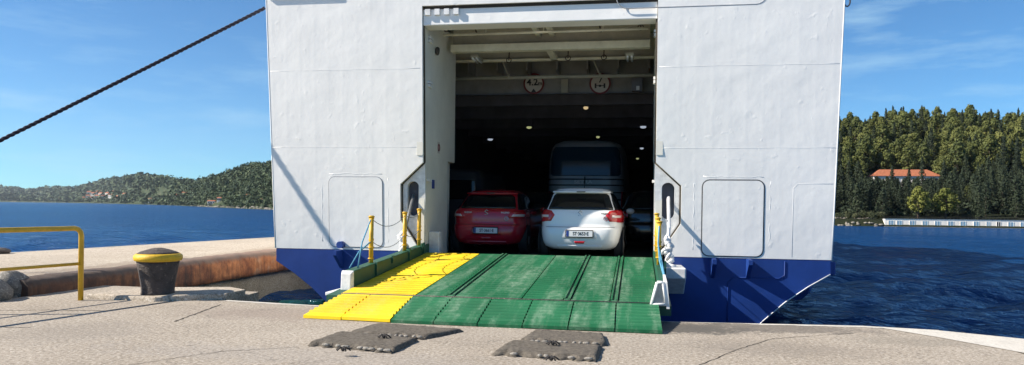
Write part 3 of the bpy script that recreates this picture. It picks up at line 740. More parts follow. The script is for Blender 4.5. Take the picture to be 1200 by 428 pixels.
for xx in (-2.56, -.93, -.295):                    # raised twin guide bars between the lanes
    t = MB()
    for dx in (-.035, .035):
        t.hexa([(xx+dx-.012, FY+.1, rz(FY+.1)), (xx+dx+.012, FY+.1, rz(FY+.1)), (xx+dx+.012, CY, CZ), (xx+dx-.012, CY, CZ), (xx+dx-.012, FY+.1, rz(FY+.1)+.02), (xx+dx+.012, FY+.1, rz(FY+.1)+.02), (xx+dx+.012, CY, CZ+.02), (xx+dx-.012, CY, CZ+.02)])
    t.build('guide_bar', M['green'], ramp_ob)
# hinged flaps
fx_top = [-4.12, -3.70, -3.07]+[-3.07+(XR+3.07)*k/6 for k in range(1, 7)]
fx_bot = [-4.33, -3.78, -3.09]+[-3.09+(XR+.02+3.09)*k/6 for k in range(1, 7)]
fy_bot = [9.16, 9.12, 9.06]+[9.05-.008*k for k in range(1, 7)]
for k in range(8):
    a0, a1 = fx_top[k]+.007, fx_top[k+1]-.007; b0, b1 = fx_bot[k]+.007, fx_bot[k+1]-.007
    y0, y1 = fy_bot[k], fy_bot[k+1]; lift = rnd.uniform(-.006, .008)
    def fp(s_, t_, dz=0.):       # s along width, t from fold (0) to toe (1)
        x = (a0+(a1-a0)*s_)*(1-t_)+(b0+(b1-b0)*s_)*t_; yb = y0+(y1-y0)*s_
        return Vector((x, (FY-.02)*(1-t_)+yb*t_, (FZ-.002)*(1-t_)+(.045+lift)*t_+dz))
    m = MB()
    m.hexa([fp(0, 1, -.04), fp(1, 1, -.04), fp(1, 0, -.05), fp(0, 0, -.05), fp(0, 1), fp(1, 1), fp(1, 0), fp(0, 0)])
    nr = 7
    for i in range(nr):
        t0 = .10+i*.83/nr
        m.hexa([fp(.005, t0+.065, -.004), fp(.995, t0+.065, -.004), fp(.995, t0, -.004), fp(.005, t0, -.004), fp(.005, t0+.052, .018), fp(.995, t0+.052, .018), fp(.995, t0+.014, .018), fp(.005, t0+.014, .018)], 1)
    m.build('ramp_flap', [M['yellow_deck'], M['yellow_worn']] if k < 2 else [M['green'], M['green_worn']], ramp_ob)
t = MB(); t.tube([(XL+.02, FY-.004, FZ-.012), (XR, FY-.004, FZ-.012)], .022, 8); t.build('hinge_rod', M['iron'], ramp_ob)
# kerbs along both sides
def kerb(x0, x1, y0, y1, h0, h1, mat):
    m = MB(); m.hexa([(x0, y0, rz(y0)-.04), (x1, y0, rz(y0)-.04), (x1, y1, rz(y1)-.04), (x0, y1, rz(y1)-.04), (x0, y0, rz(y0)+h0), (x1, y0, rz(y0)+h0), (x1, y1, rz(y1)+h1), (x0, y1, rz(y1)+h1)])
    return m.build('kerb', mat, ramp_ob, .012)
kl = kerb(-4.33, -4.16, 10.50, 14.6, .24, .16, M['dark_green'])
t = MB(); t.hexa([(-4.335, 10.42, rz(10.4)-.04), (-4.18, 10.42, rz(10.4)-.04), (-4.15, 10.495, rz(10.5)-.04), (-4.345, 10.495, rz(10.5)-.04), (-4.335, 10.44, rz(10.4)+.21), (-4.18, 10.44, rz(10.4)+.21), (-4.15, 10.495, rz(10.5)+.25), (-4.345, 10.495, rz(10.5)+.25)]); t.build('kerb_end', M['white'], ramp_ob, .012)
t = MB(); t.box((-4.5, 10.25, rz(10.4)-.10), (-4.16, 10.9, rz(10.4)-.05)); t.build('foot_plate', M['white'], ramp_ob, .01)
kr = kerb(.31, .42, 10.2, 14.3, .17, .14, M['dark_green'])
# white triangular end bracket at the right-hand fold
def rb_(u, v, y): return at_y(u, v, y)
t = MB(); tri = [rb_(763, 357, 9.97), rb_(770, 331, 9.97), rb_(777, 331, 9.97), rb_(781, 357, 9.97)]
for p0, p1 in zip(tri, tri[1:]+tri[:1]): t.tube([p0, p1], .022, 6)
e0, e1 = rb_(777, 331, 9.97), rb_(782, 362, 9.97)
t.hexa([(e1.x-.01, 9.96, e1.z), (e1.x+.03, 9.96, e1.z), (e1.x+.03, 10.7, e1.z), (e1.x-.01, 10.7, e1.z), (e0.x+.02, 9.96, e0.z), (e0.x+.055, 9.96, e0.z), (e0.x+.055, 10.7, e0.z+.04), (e0.x+.02, 10.7, e0.z+.04)])
t.build('end_bracket', M['white'], ramp_ob)
t = MB(); t.prism([(q_.x, q_.z) for q_ in tri], lambda a, z: Vector((a, 9.985, z)), lambda a, z: Vector((a, 10.0, z))); t.build('bracket_panel', M['steel_grey'], ramp_ob)
# stanchions with rope guards
posts = {-1: [(11.45, 1.335), (13.2, 1.39), (14.12, 1.45)], 1: [(12.3, 1.30), (13.1, 1.35), (13.9, 1.42)]}
for sg, L in posts.items():
    x = -4.245 if sg < 0 else .36
    for y, zt in L:
        t = MB(); zb = rz(y)+.17
        t.tube([(x, y, zb), (x, y, zt)], .036, 10)
        for z in (zt-.04, zb+(zt-zb)*.52): t.tube([(x-.04, y-.0, z), (x+.04, y, z)], .02, 8)
        for z in (zt-.02, zb+.3, zb+.12): t.tube([(x+.045*math.cos(a), y+.045*math.sin(a), z) for a in [R(45*i) for i in range(9)]], .012, 5, cap=False)
        t.build('stanchion', M['yellow'], ramp_ob)
        for yl, zl in ((y, .02), (y+.8, .10)):
            if yl > 14.2: continue
            lug = MB(); lug.box((x+.087, yl-.035, rz(yl)+zl), (x+.115, yl+.035, rz(yl)+.23)); lug.build('kerb_lug', M['dark_green'], ramp_ob)
    for lvl in (0, 1):
        for (ya, za), (yb_, zb_) in zip(L, L[1:]):
            zA = za-.06 if lvl == 0 else za-.42; zB = zb_-.06 if lvl == 0 else zb_-.42
            P = []
            for i in range(9):
                f = i/8; P.append((x+.01, ya+(yb_-ya)*f, zA+(zB-zA)*f-.16*4*f*(1-f)*(yb_-ya)/1.75))
            t = MB(); t.tube(P, .006, 6); t.build('guard_rope', M['grey_rope'], ramp_ob)
    y0, z0 = L[0]
    for k in range(2):
        t = MB()
        if sg < 0: t.tube([(x, y0, z0-.04-.38*k), (x-.02-.05*k, y0-.35, z0-.42-.15*k), (x+.02-.08*k, y0-.62-.14*k, rz(10.8)+.24)], .012, 6)
        else: t.tube([(x, y0+.8*k, z0-.05), (x-.02, y0-.2+.3*k, z0-.35), (x+.03*k, y0-.4+.1*k, z0-.62), (x+.05, 11.1-.3*k, rz(11.)+.15)], .014, 6)
        t.build('tie_cord', M['blue_rope'], ramp_ob)

# ================================================================== MOORING ROPE
hullpt = at_y(310.5, 9.5, 14.78); hullpt.x = min(hullpt.x, XC-5.55)
mid_ = at_y(0, 163., 11.75); far = hullpt+(mid_-hullpt)*((hullpt.z-.66)/(hullpt.z-mid_.z))
# keep the rope on the photographed sight line
dirn = (far-hullpt)
t = MB(); P = []; nseg = 420
for i in range(nseg+1):
    f = i/nseg; q0 = hullpt+(far-hullpt)*f; q0.z -= .03*4*f*(1-f); P.append(q0)
for st in range(3):
    ax = dirn.normalized(); sx = ax.cross(Vector((0, 0, 1))).normalized(); sy = ax.cross(sx)
    L = dirn.length
    t.tube([p_+(sx*math.cos(2*math.pi*(i/nseg*L/.30)+st*2.094)+sy*math.sin(2*math.pi*(i/nseg*L/.30)+st*2.094))*.022 for i, p_ in enumerate(P)], .018, 6)
rope = t.build('mooring_rope', M['rope']); tagp(rope, 'taut dark twisted mooring rope slanting across the sky to the ferry', 'rope')

# ================================================================== BOLLARDS, PLINTH, RAILING
plm = MB(); pp = [(-8.45, 10.25), (-7.2, 10.15), (-6.7, 10.45), (-6.30, 10.62), (-6.30, 11.2), (-6.75, 11.5), (-8.2, 11.3)]
plm.prism(pp, lambda x, y: Vector((x, y, -.02)), lambda x, y: Vector((x, y+.02, .07 if x < -6.8 else .10)))
tagp(plm.build('plinth', M['pier'], None, .02), 'low pale concrete plinth under the yellow-capped bollard at the quay edge', 'plinth')
def bollard(loc, label, sc=1., yellow=True):
    root = empty('mooring_bollard', loc, 0, label, 'bollard')
    k = sc*.87
    a = MB(); a.lathe([(.285*k, 0), (.278*k, .04*sc), (.282*k, .12*sc), (.302*k, .24*sc), (.325*k, .36*sc), (.348*k, .47*sc), (.36*k, .52*sc)], n=40); a.build('neck', M['iron'], root)
    a = MB(); a.lathe([(.35*k, .515*sc), (.395*k, .53*sc), (.41*k, .565*sc), (.405*k, .61*sc), (.36*k, .64*sc)], n=40); a.build('cap_band', M['yellow_cap'] if yellow else M['iron'], root)
    a = MB(); a.lathe([(.368*k, .635*sc), (.30*k, .665*sc), (.18*k, .70*sc), (.08*k, .722*sc), (.01*k, .725*sc)], n=40); a.build('cap_top', M['iron'], root)
    return root
BP = at_z(185, 344.5, .07)
bollard((BP.x, BP.y, .07), 'large dark iron bollard with a yellow painted cap rim on the quay')
bollard((far.x, far.y, PT), 'dark bollard on the pier holding the end of the mooring rope', 1., False)
bollard((-15.05, 15.45, PT-.3), 'small dark stump at the seaward edge of the pier by the left border', .62, False)
rl = empty('railing', (-8.36, 10.04, 0), 0, 'yellow tubular guard railing standing on the left of the quay', 'railing')
pA = Vector((0, 0, 0)); d = (Vector((-8.60, 8.82, 0))-Vector((-8.36, 10.05, 0)))
def rp(f, z): return Vector((d.x*f, d.y*f, z))
t = MB(); t.tube([rp(0, 0), rp(0, .99), rp(.012, 1.045), rp(.045, 1.085), rp(.09, 1.10), rp(3.2, 1.10)], .038, 12); t.build('top_rail', M['yellow'], rl)
t = MB(); t.tube([rp(.02, .56), rp(3.2, .56)], .024, 10); t.build('mid_rail', M['yellow'], rl)
for f in (1.35, 3.2):
    t = MB(); t.tube([rp(f, 0), rp(f, 1.08)], .034, 10); t.build('post', M['yellow'], rl)

# ================================================================== MATS ON THE QUAY
def lumpy_mat(parent, name, corners, h, seed, mat):
    rr = random.Random(seed); c = [Vector((*p, 0)) for p in corners]   # front-left, front-right, back-right, back-left
    nx, ny = 40, 14; m = MB(); vs = []
    ph = [rr.uniform(0, 6.28) for _ in range(8)]
    for j in range(ny+1):
        t_ = j/ny
        for i in range(nx+1):
            s_ = i/nx
            a = c[0].lerp(c[1], s_); b_ = c[3].lerp(c[2], s_); p_ = a.lerp(b_, t_)
            lob = abs(math.sin(s_*math.pi*6.5+ph[0]))
            sc = .045*lob+.015*math.sin(s_*31+ph[1])
            if t_ < .3: p_ += (a-b_).normalized()*sc*(1-t_/.3)
            edge = min(t_*11, (1-t_)*8, s_*26, (1-s_)*22, 1)
            hh = h*(max(edge, 0)**.28)*(.96+.04*lob*(1-t_))+.003*math.sin(s_*17+t_*9+ph[2])*edge+.003*math.sin(s_*41-t_*23+ph[3])*edge+rr.uniform(-.003, .003)
            vs.append((p_.x+rr.uniform(-.006, .006), p_.y+rr.uniform(-.006, .006), max(.006, hh)))
    n = nx+1
    m.add(vs, [(j*n+i, j*n+i+1, (j+1)*n+i+1, (j+1)*n+i) for j in range(ny) for i in range(nx)], 0, True)
    lo = [(x, y, -.002) for x, y, z in vs]
    rim = [i for i in range(n)]+[j*n+nx for j in range(1, ny+1)]+[ny*n+i for i in range(nx-1, -1, -1)]+[j*n for j in range(ny-1, 0, -1)]
    k = len(rim); m.add([vs[i] for i in rim]+[lo[i] for i in rim], [(i, (i+1) % k, k+(i+1) % k, k+i) for i in range(k)], 0, True)
    o = m.build(name, mat, parent)
    # frayed pale edge tufts along the front
    for i in range(1, 13):
        if rr.random() < .3: continue
        s_ = i/13+rr.uniform(-.02, .02); p_ = c[0].lerp(c[1], s_)
        e_ = MB(); e_.blob((p_.x, p_.y-.035, .032), (rr.uniform(.02, .05), .014, .016), seed+i, 8, 5, .3)
        e_.build('frayed_tuft', M['mat_edge'], o)
    return o
def pix(*L): return [tuple(at_z(u, v, 0.)[:2]) for u, v in L]
for lab, strips, ties in (
    ('ragged grey carpet mat lying left below the yellow flap', [[(362, 405), (462, 414), (490, 400), (402, 391)], [(407, 393), (500, 398), (543, 389), (444, 381.5)]], [(402, 409), (450, 394)]),
    ('ragged grey carpet mat lying right below the green flap', [[(577, 416), (700, 424), (706, 408), (600, 402)], [(608, 402), (712, 406), (707, 394), (628, 389)]], [(646, 420), (648, 402)])):
    root = empty('fender_mat', (0, 0, 0), 0, lab, 'mat', None)
    for i, sp in enumerate(strips):
        lumpy_mat(root, 'mat_strip', pix(*sp), .052, 20+i*7+int(sp[0][0]), M['mat'])
    for (u, v) in ties:
        c = at_z(u, v, .075); t = MB()
        for k in range(5):
            a = k*1.25+.3; t.tube([c, c+Vector((.03*math.cos(a), .02*math.sin(a), .02)), c+Vector((.08*math.cos(a), .04*math.sin(a), -.015))], .008, 5)
        t.blob(c, (.025, .025, .025), 3, 8, 5, .2); t.build('twine_knot', M['mat_tie'], root)

# ================================================================== VEHICLES
class Body:
    def __init__(s, levels, L): s.lv = levels; s.L = L
    def lev(s, z):
        lv = s.lv
        if z <= lv[0][0]: return lv[0][1:]
        for a, b_ in zip(lv, lv[1:]):
            if a[0] <= z <= b_[0]:
                f = (z-a[0])/(b_[0]-a[0]); return tuple(p+(q_-p)*f for p, q_ in zip(a[1:], b_[1:]))
        return lv[-1][1:]
    def pt(s, th, z, off=0.):
        w, yr, yf, n = s.lev(z); w += off; yr -= off; yf += off
        ym = (yr+yf)/2; hl = (yf-yr)/2; c, sn = math.cos(th), math.sin(th)
        return Vector((w*math.copysign(abs(c)**(2/n), c), ym-hl*math.copysign(abs(sn)**(2/n), sn), z))
    def th(s, f, z):
        n = s.lev(z)[3]; f = max(-1, min(1, f)); return math.acos(math.copysign(abs(f)**(n/2), f))
    def body(s, name, mat, parent, sub=72):
        zs = []
        for a, b_ in zip(s.lv, s.lv[1:]):
            k = max(1, int((b_[0]-a[0])/.05)); zs += [a[0]+(b_[0]-a[0])*i/k for i in range(k)]
        zs.append(s.lv[-1][0]); m = MB(); n = sub
        # even spacing in the plan outline
        ths = [math.pi*2*(k+.5)/n for k in range(n)]
        vs = [s.pt(t_, z) for z in zs for t_ in ths]
        m.add(vs, [(i*n+k, i*n+(k+1) % n, (i+1)*n+(k+1) % n, (i+1)*n+k) for i in range(len(zs)-1) for k in range(n)], 0, True)
        m.add(vs[:n], [tuple(range(n-1, -1, -1))]); m.add(vs[-n:], [tuple(range(n))], 0, True)
        return m.build(name, mat, parent)
    def patch(s, name, rows, mat, parent, off=.006, nc=14, byf=True):
        # rows: (z, f0, f1) fractions of half width on the rear face, or angles
        m = MB(); R2 = []
        for (z0, a0, b0), (z1, a1, b1) in zip(rows, rows[1:]):
            k = max(1, int(abs(z1-z0)/.03))
            R2 += [(z0+(z1-z0)*i/k, a0+(a1-a0)*i/k, b0+(b1-b0)*i/k) for i in range(k)]
        R2.append(rows[-1]); vs = []
        for o_ in (off, -.01):
            for z, a, b_ in R2:
                ta, tb = (s.th(a, z), s.th(b_, z)) if byf else (a, b_)
                for i in range(nc+1): vs.append(s.pt(ta+(tb-ta)*i/nc, z, o_))
        n = nc+1; r = len(R2); fs = [(j*n+i, j*n+i+1, (j+1)*n+i+1, (j+1)*n+i) for j in range(r-1) for i in range(nc)]
        rim = [i for i in range(n)]+[j*n+nc for j in range(1, r)]+[(r-1)*n+i for i in range(nc-1, -1, -1)]+[j*n for j in range(r-2, 0, -1)]
        K = n*r; fs += [(rim[i], rim[(i+1) % len(rim)], K+rim[(i+1) % len(rim)], K+rim[i]) for i in range(len(rim))]
        m.add(vs, fs, 0, True); return m.build(name, mat, parent)
def wheel(parent, x, y, r, w, sg):
    t = MB(); prof_ = [(r*.62, -w/2), (r*.93, -w/2), (r, -w*.35), (r, w*.35), (r*.93, w/2), (r*.62, w/2)]
    t.lathe(prof_, n=32); t.v = [(x+b_, y+a, r+c) for a, c, b_ in t.v]; o = t.build('wheel', M['black'], parent)
    t = MB(); t.lathe([(r*.63, -.02), (r*.60, .02), (r*.2, .035), (.01, .04)], n=24); t.v = [(x+sg*(b_+w/2-.03), y+a, r+c) for a, c, b_ in t.v]; t.build('rim', M['steel_grey'], o)
HATCH = [(.20, .70, .16, 3.66, 5.5), (.26, .80, .06, 3.78, 5.5), (.36, .845, .012, 3.83, 5.5), (.50, .865, .0, 3.84, 5.5), (.60, .868, .012, 3.83, 5.5), (.645, .868, .03, 3.82, 5.5), (.665, .866, .075, 3.80, 5.5), (.80, .868, .085, 3.70, 5.5), (.90, .862, .105, 3.45, 5.5), (.97, .845, .14, 2.95, 5.5), (1.0, .825, .17, 2.8, 5.5), (1.15, .745, .28, 2.45, 5.2), (1.30, .675, .40, 2.15, 5.), (1.40, .61, .48, 1.95, 4.6), (1.44, .55, .55, 1.85, 4.2), (1.465, .44, .72, 1.7, 3.6), (1.475, .2, .95, 1.5, 3.)]
SEDAN = [(.20, .70, .18, 3.90, 5.5), (.26, .80, .08, 4.0, 5.5), (.36, .85, .015, 4.05, 5.5), (.50, .872, .0, 4.06, 5.5), (.60, .872, .012, 4.05, 5.5), (.645, .872, .03, 4.04, 5.5), (.665, .868, .06, 4.0, 5.5), (.80, .862, .06, 3.9, 5.5), (.90, .85, .07, 3.6, 5.5), (.97, .83, .10, 3.1, 5.5), (1.0, .80, .16, 2.9, 5.5), (1.15, .73, .36, 2.6, 5.2), (1.30, .65, .58, 2.3, 5.), (1.38, .59, .72, 2.1, 4.6), (1.42, .53, .82, 1.95, 4.2), (1.445, .42, .98, 1.8, 3.6), (1.455, .2, 1.2, 1.6, 3.)]
def car(name, label, loc, lv, paint_, rear, rz_=0.):
    root = empty(name, loc, rz_, label, 'car'); B = Body(lv, 3.84)
    B.body('body', M[paint_], root)
    for sg in (-1, 1):
        for y in (.62, 3.08):
            x = sg*.745
            a = MB(); a.lathe([(.345, -.01), (.345, .012)], n=28); a.v = [(sg*.862+sg*c, y+p_, .31+q_) for p_, q_, c in a.v]; a.build('wheel_arch', M['black'], root)
            wheel(root, sg*.775, y, .30, .20, sg)
    pi = math.pi
    # glass: rear screen, sides
    B.patch('rear_window', rear['win'], M['glass'], root, .006, 18)
    for sg in (-1, 1):
        base = 0 if sg > 0 else pi
        B.patch('side_window', [(.985, base-sg*.55, base+sg*.9), (1.2, base-sg*.62, base+sg*.80), (1.36, base-sg*.62, base+sg*.62)], M['glass'], root, .005, 18, False)
        B.patch('tail_light', [(z, sg*a, sg*b_) for z, a, b_ in rear['lamp']], M['tail_red'], root, .014, 10)
        o = root.children[-1] if False else None
        B.patch('lamp_lens', [(z, sg*a, sg*b_) for z, a, b_ in rear['lens']], M['tail_clear'], [c for c in bpy.data.objects if c.parent == root and c.name.startswith('tail_light')][-1], .019, 6)
        mi = MB(); mi.blob((sg*.98, 2.55, .98), (.10, .07, .07), 2, 10, 6, .05); mi.build('door_mirror', M[paint_], root)
    # roof spoiler
    sp_ = MB(); zt = rear['sp']
    P_ = [(-.60, zt[1]+.10), (-.45, zt[1]-.02), (0, zt[1]-.05), (.45, zt[1]-.02), (.60, zt[1]+.10)]
    for (x0, y0), (x1, y1) in zip(P_, P_[1:]):
        sp_.hexa([(x0, y0, zt[0]-.03), (x1, y1, zt[0]-.03), (x1*.9, y1+.45, zt[0]), (x0*.9, y0+.45, zt[0]), (x0, y0+.01, zt[0]), (x1, y1+.01, zt[0]), (x1*.85, y1+.45, zt[0]+.045), (x0*.85, y0+.45, zt[0]+.045)])
    sp_.build('spoiler', M[paint_], root, .01)
    sl = MB(); sl.box((-.09, zt[1]-.06, zt[0]-.022), (.09, zt[1]-.045, zt[0]-.005)); sl.build('brake_light', M['black_gloss'], root)
    # bumper details: recess, number plate, reflector, diffuser, tailgate seam
    zc = rear['plate']; B.patch('plate_recess', [(zc-.10, -.40, .40), (zc+.05, -.36, .36), (zc+.09, -.32, .32)], M[paint_], root, .004, 12)
    yp = B.pt(B.th(0., zc), zc, .02).y
    pm = MB(); pm.box((-.265, yp-.012, zc-.06), (.265, yp+.03, zc+.06)); po = pm.build('number_plate', M['plate'], root, .004)
    pb = MB(); pb.box((-.262, yp-.0155, zc-.057), (-.215, yp-.0125, zc+.057)); pb.build('plate_band', M['plate_blue'], po)
    text_mesh('lettering', rear['text'], .095, M['ink'], face_at(.025, yp-.0135, zc-.002), po, .001, .82)
    fr = MB()
    for (a, b_) in (((-.275, -.07), (.275, -.07)), ((.275, -.07), (.275, .07)), ((.275, .07), (-.275, .07)), ((-.275, .07), (-.275, -.07))): fr.tube([(a[0], yp-.008, zc+a[1]), (b_[0], yp-.008, zc+b_[1])], .009, 5)
    fr.build('plate_frame', M['black'], po)
    B.patch('fog_light', [(.325, -.10, .10), (.375, -.13, .13)], M['tail_red'], root, .012, 6)
    B.patch('diffuser', [(.202, -.62, .62), (.29, -.55, .55)], M[rear['diff']], root, .006, 14)
    B.patch('tailgate_seam', [(.652, -.80, .80), (.660, -.80, .80)], M['black'], root, .004, 14)
    # emblem: small upright folded-S mark
    ze = rear['emb']; ye = B.pt(B.th(0, ze), ze, .008).y; em = MB()
    Sg = [(.04, .035), (.0, .055), (-.042, .03), (.042, -.03), (0, -.055), (-.04, -.035)]
    em.tube([(a, ye, ze+c) for a, c in Sg], .011, 6); em.build('emblem', M['chrome'], root)
    for (s_, x, z, sz) in rear['badges']:
        y = B.pt(B.th(x/.86, z), z, .006).y
        text_mesh('badge', s_, sz, M['badge'] if paint_ != 'car_white' else M['ink'], face_at(x, y, z), root, .002)
    xs, zs = rear['ring']; ys = B.pt(B.th(xs/.86, zs), zs, .006).y
    rg = MB(); rg.tube([(xs+.042*math.cos(a), ys, zs+.042*math.sin(a)) for a in [R(30*i) for i in range(13)]], .007, 5, cap=False)
    rg.tube([(xs-.015, ys, zs+.018), (xs+.015, ys, zs+.018), (xs-.015, ys, zs-.018), (xs+.015, ys, zs-.018)], .005, 5)
    rg.build('round_sticker', M['ink_red'] if paint_ == 'car_white' else M['chrome'], root)
    # wiper
    wp = MB(); zw = rear['win'][0][0]; wp.tube([tuple(B.pt(B.th(f, zw+.03+.02*abs(f)), zw+.03+.02*abs(f), .014)) for f in (0., -.15, -.3, -.45)], .008, 5); wp.build('wiper', M['black'], root)
    return root, B
car('white_hatchback', 'white hatchback parked on the car deck, half sunlit, in front of the coach', (-1.14, 14.92, DZ), HATCH, 'car_white', dict(
    win=[(1.01, -.80, .80), (1.06, -.82, .82), (1.30, -.84, .84), (1.345, -.80, .80)], lamp=[(.755, .88, .985), (.775, .68, .998), (.90, .60, .999), (.985, .70, .999), (1.01, .84, .995)], lens=[(.85, .74, .93), (.90, .74, .95)],
    sp=(1.39, .36), plate=.525, text='ST\u00b73653\u00b7E', diff='car_white', emb=.93, badges=[('SWIFT', .50, .925, .055)], ring=(.52, .83)))
car('red_hatchback', 'dark red hatchback parked in shade on the car deck, left of the white one', (-3.29, 16.0, DZ), SEDAN, 'car_red', dict(
    win=[(1.01, -.78, .78), (1.06, -.80, .80), (1.28, -.82, .82), (1.32, -.76, .76)], lamp=[(.80, .60, .995), (.83, .56, .999), (.92, .62, .999), (.955, .72, .997)], lens=[(.835, .64, .92), (.885, .68, .94)],
    sp=(1.37, .62), plate=.525, text='ST\u00b73661\u00b7E', diff='car_red', emb=.92, badges=[('SUZUKI', -.42, .92, .05), ('BALENO', .42, .92, .05)], ring=(.45, .79)))
DARK = dict(win=[(1.01, -.80, .80), (1.30, -.84, .84)], lamp=[(.80, .74, .998), (.95, .74, .999)], lens=[(.85, .80, .93), (.89, .80, .95)], sp=(1.39, .36), plate=.525, text='ZG\u00b7812\u00b7K', diff='black', emb=.93, badges=[], ring=(.52, .83))
def simple_car(label, loc, lv, sc=1.):
    root = empty('dark_car', loc, 0, label, 'car'); B = Body(lv, 3.84); B.body('body', M['car_black'], root)
    for sg in (-1, 1):
        for y in (.62, 3.08): wheel(root, sg*.775, y, .30, .20, sg)
        B.patch('tail_light', [(.80, sg*.76, sg*.998), (.95, sg*.78, sg*.999)], M['tail_red'], root, .012, 8)
        base = 0 if sg > 0 else math.pi
        B.patch('side_window', [(.985, base-sg*.55, base+sg*.9), (1.36, base-sg*.62, base+sg*.62)], M['glass'], root, .005, 14, False)
    B.patch('rear_window', [(1.01, -.80, .80), (1.33, -.84, .84)], M['glass'], root, .006, 14)
    root.scale = (sc, sc, sc); return root
simple_car('black car in deep shade between the red and the white car, partly hidden', (-2.45, 19.6, DZ), HATCH, 1.0)
simple_car('black car in deep shade to the right of the white one by the hull opening', (.45, 18.6, DZ), HATCH, 1.02)
# coach
coach = empty('coach', (-1.58, 22.6, DZ), 0, 'grey coach with a wide dark rear window standing behind the white hatchback', 'coach')
CB = Body([(.30, 1.18, .06, 11.4, 9), (.5, 1.24, .0, 11.5, 9), (1.2, 1.25, .0, 11.5, 9), (1.9, 1.25, .02, 11.5, 9), (2.5, 1.23, .08, 11.5, 9), (2.9, 1.18, .16, 11.45, 8), (3.05, 1.10, .24, 11.4, 7), (3.13, .95, .40, 11.3, 6)], 11.5)
CB.body('body', M['car_grey'], coach, 96)
CB.patch('rear_window', [(2.02, -.80, .80), (2.08, -.86, .86), (2.8, -.86, .86), (2.92, -.80, .80)], M['coach_glass'], coach, .008, 20)
for z in (1.30, 1.52, 1.74, 1.92): CB.patch('vent_slat', [(z-.02, -.93, .93), (z+.02, -.93, .93)], M['black'], coach, .006, 20)
CB.patch('hatch_seam', [(.95, -.02, .0), (1.95, -.02, .0)], M['black'], coach, .008, 3)
for sg in (-1, 1):
    CB.patch('tail_light', [(1.0, sg*.86, sg*.96), (1.55, sg*.88, sg*.97)], M['tail_red'], coach, .01, 6)
    for y in (3., 9.): 
        t = MB(); t.lathe([(.3, -.14), (.5, -.14), (.5, .14), (.3, .14)], n=28); t.v = [(sg*1.08+c, y+a, .5+b_) for a, b_, c in t.v]; t.build('wheel', M['black'], coach)
text_mesh('lettering', 'SETRA', .15, M['plate'], face_at(-.05, -.016, 1.83), coach, .003, 1.3)
t = MB(); t.tube([(0, -.01, 1.78), (0, -.06, 2.0)], .018, 6); t.build('wiper_arm', M['black'], coach)
# grey van far left
van = empty('grey_van', (-5.35, 20.5, DZ), 0, 'grey van in the dark at the far left behind the red car', 'van')
VB = Body([(.3, .95, .04, 5., 9), (.5, 1.0, .0, 5.1, 9), (1.2, 1.0, .02, 5.1, 9), (1.8, .97, .06, 4.4, 9), (2.05, .90, .12, 4., 8), (2.12, .75, .3, 3.8, 6)], 5.)
VB.body('body', M['van_grey'], van, 72)
VB.patch('rear_window', [(1.25, -.86, .86), (1.8, -.82, .82)], M['glass'], van, .008, 14)
for sg in (-1, 1):
    VB.patch('tail_light', [(.9, sg*.90, sg*.98), (1.3, sg*.90, sg*.98)], M['tail_red'], van, .01, 6)
    for y in (.9, 4.): wheel(van, sg*.86, y, .33, .22, sg)
#TREES-BEGIN

# ================================================================== RIGHT-HAND SHORE: terrain, wood, houses
SY0 = 126.0
def shore_y(x): return SY0+(max(0, 38-x)*.25)-(max(0, x-80)*.1)
def hz(x, y):
    t = y-shore_y(x)
    if t < 0: return WZ-.6+.3*max(t, -3)/3
    a = min(t/1.6, 1)*1.25+(-1.1)
    kn = [(6, 0.), (34, 3.2), (40, 4.6), (48, 8.0), (54, 9.6), (100, 22.6), (400, 88.)]
    for (t0, z0), (t1, z1) in zip(kn, kn[1:]):
        if t0 < t <= t1: a += z0+(z1-z0)*(t-t0)/(t1-t0)
    prof_ = 1.
    b_ = .5*math.sin(x*.21+t*.1)+.7*math.sin(x*.083+1.)+.35*math.sin(x*.4-t*.23)
    r_ = a+(b_*min(1, max(0, t-8)/20))
    if t > 100: r_ -= (t-100)*.34
    k = (x-70)/60.; r_ -= min(1, max(0, t-10)/60)*(1.2*k*k+.9*max(0, k))
    return r_
m = MB(); xs_ = [-60+4*i for i in range(76)]; ts_ = [-3, -1.5, 0, .8, 1.6, 3, 6, 9, 13, 18, 24, 30, 37, 45, 54, 64, 74, 84, 94, 104, 120, 150, 190]
vs_ = []
for t_ in ts_:
    for x in xs_:
        y = shore_y(x)+t_; vs_.append((x, y, hz(x, y)))
n = len(xs_)
m.add(vs_, [(j*n+i, j*n+i+1, (j+1)*n+i+1, (j+1)*n+i) for j in range(len(ts_)-1) for i in range(n-1)], 0, True)
tagp(m.build('wooded_hill', M['hill'], fix=False), kind='structure')

def leaf_quads(vs, fs, tones, c, rad, n, size, rr, tone, squash=1.):
    for _ in range(n):
        while True:
            p_ = Vector((rr.uniform(-1, 1), rr.uniform(-1, 1), rr.uniform(-1, 1)))
            if .25 < p_.length < 1: break
        p_ = p_.normalized()*(p_.length**.75)*1.12
        q0 = c+Vector((p_.x*rad[0], p_.y*rad[1], p_.z*rad[2]))
        nrm = (p_+Vector((rr.gauss(0, .45), rr.gauss(0, .45), rr.gauss(0, .45)+.25))).normalized()
        a = nrm.cross(Vector((rr.uniform(-1, 1), rr.uniform(-1, 1), rr.uniform(-1, 1)))).normalized(); b_ = nrm.cross(a)
        s_ = size*rr.uniform(.55, 1.3); i = len(vs)
        vs += [tuple(q0-a*s_-b_*s_*.55), tuple(q0+a*s_*.9-b_*s_*.35), tuple(q0+a*s_*.6+b_*s_*.7), tuple(q0-a*s_*.5+b_*s_*.6)]
        fs.append((i, i+1, i+2, i+3)); tones.append(min(1, max(0, tone+rr.uniform(-.18, .18))))
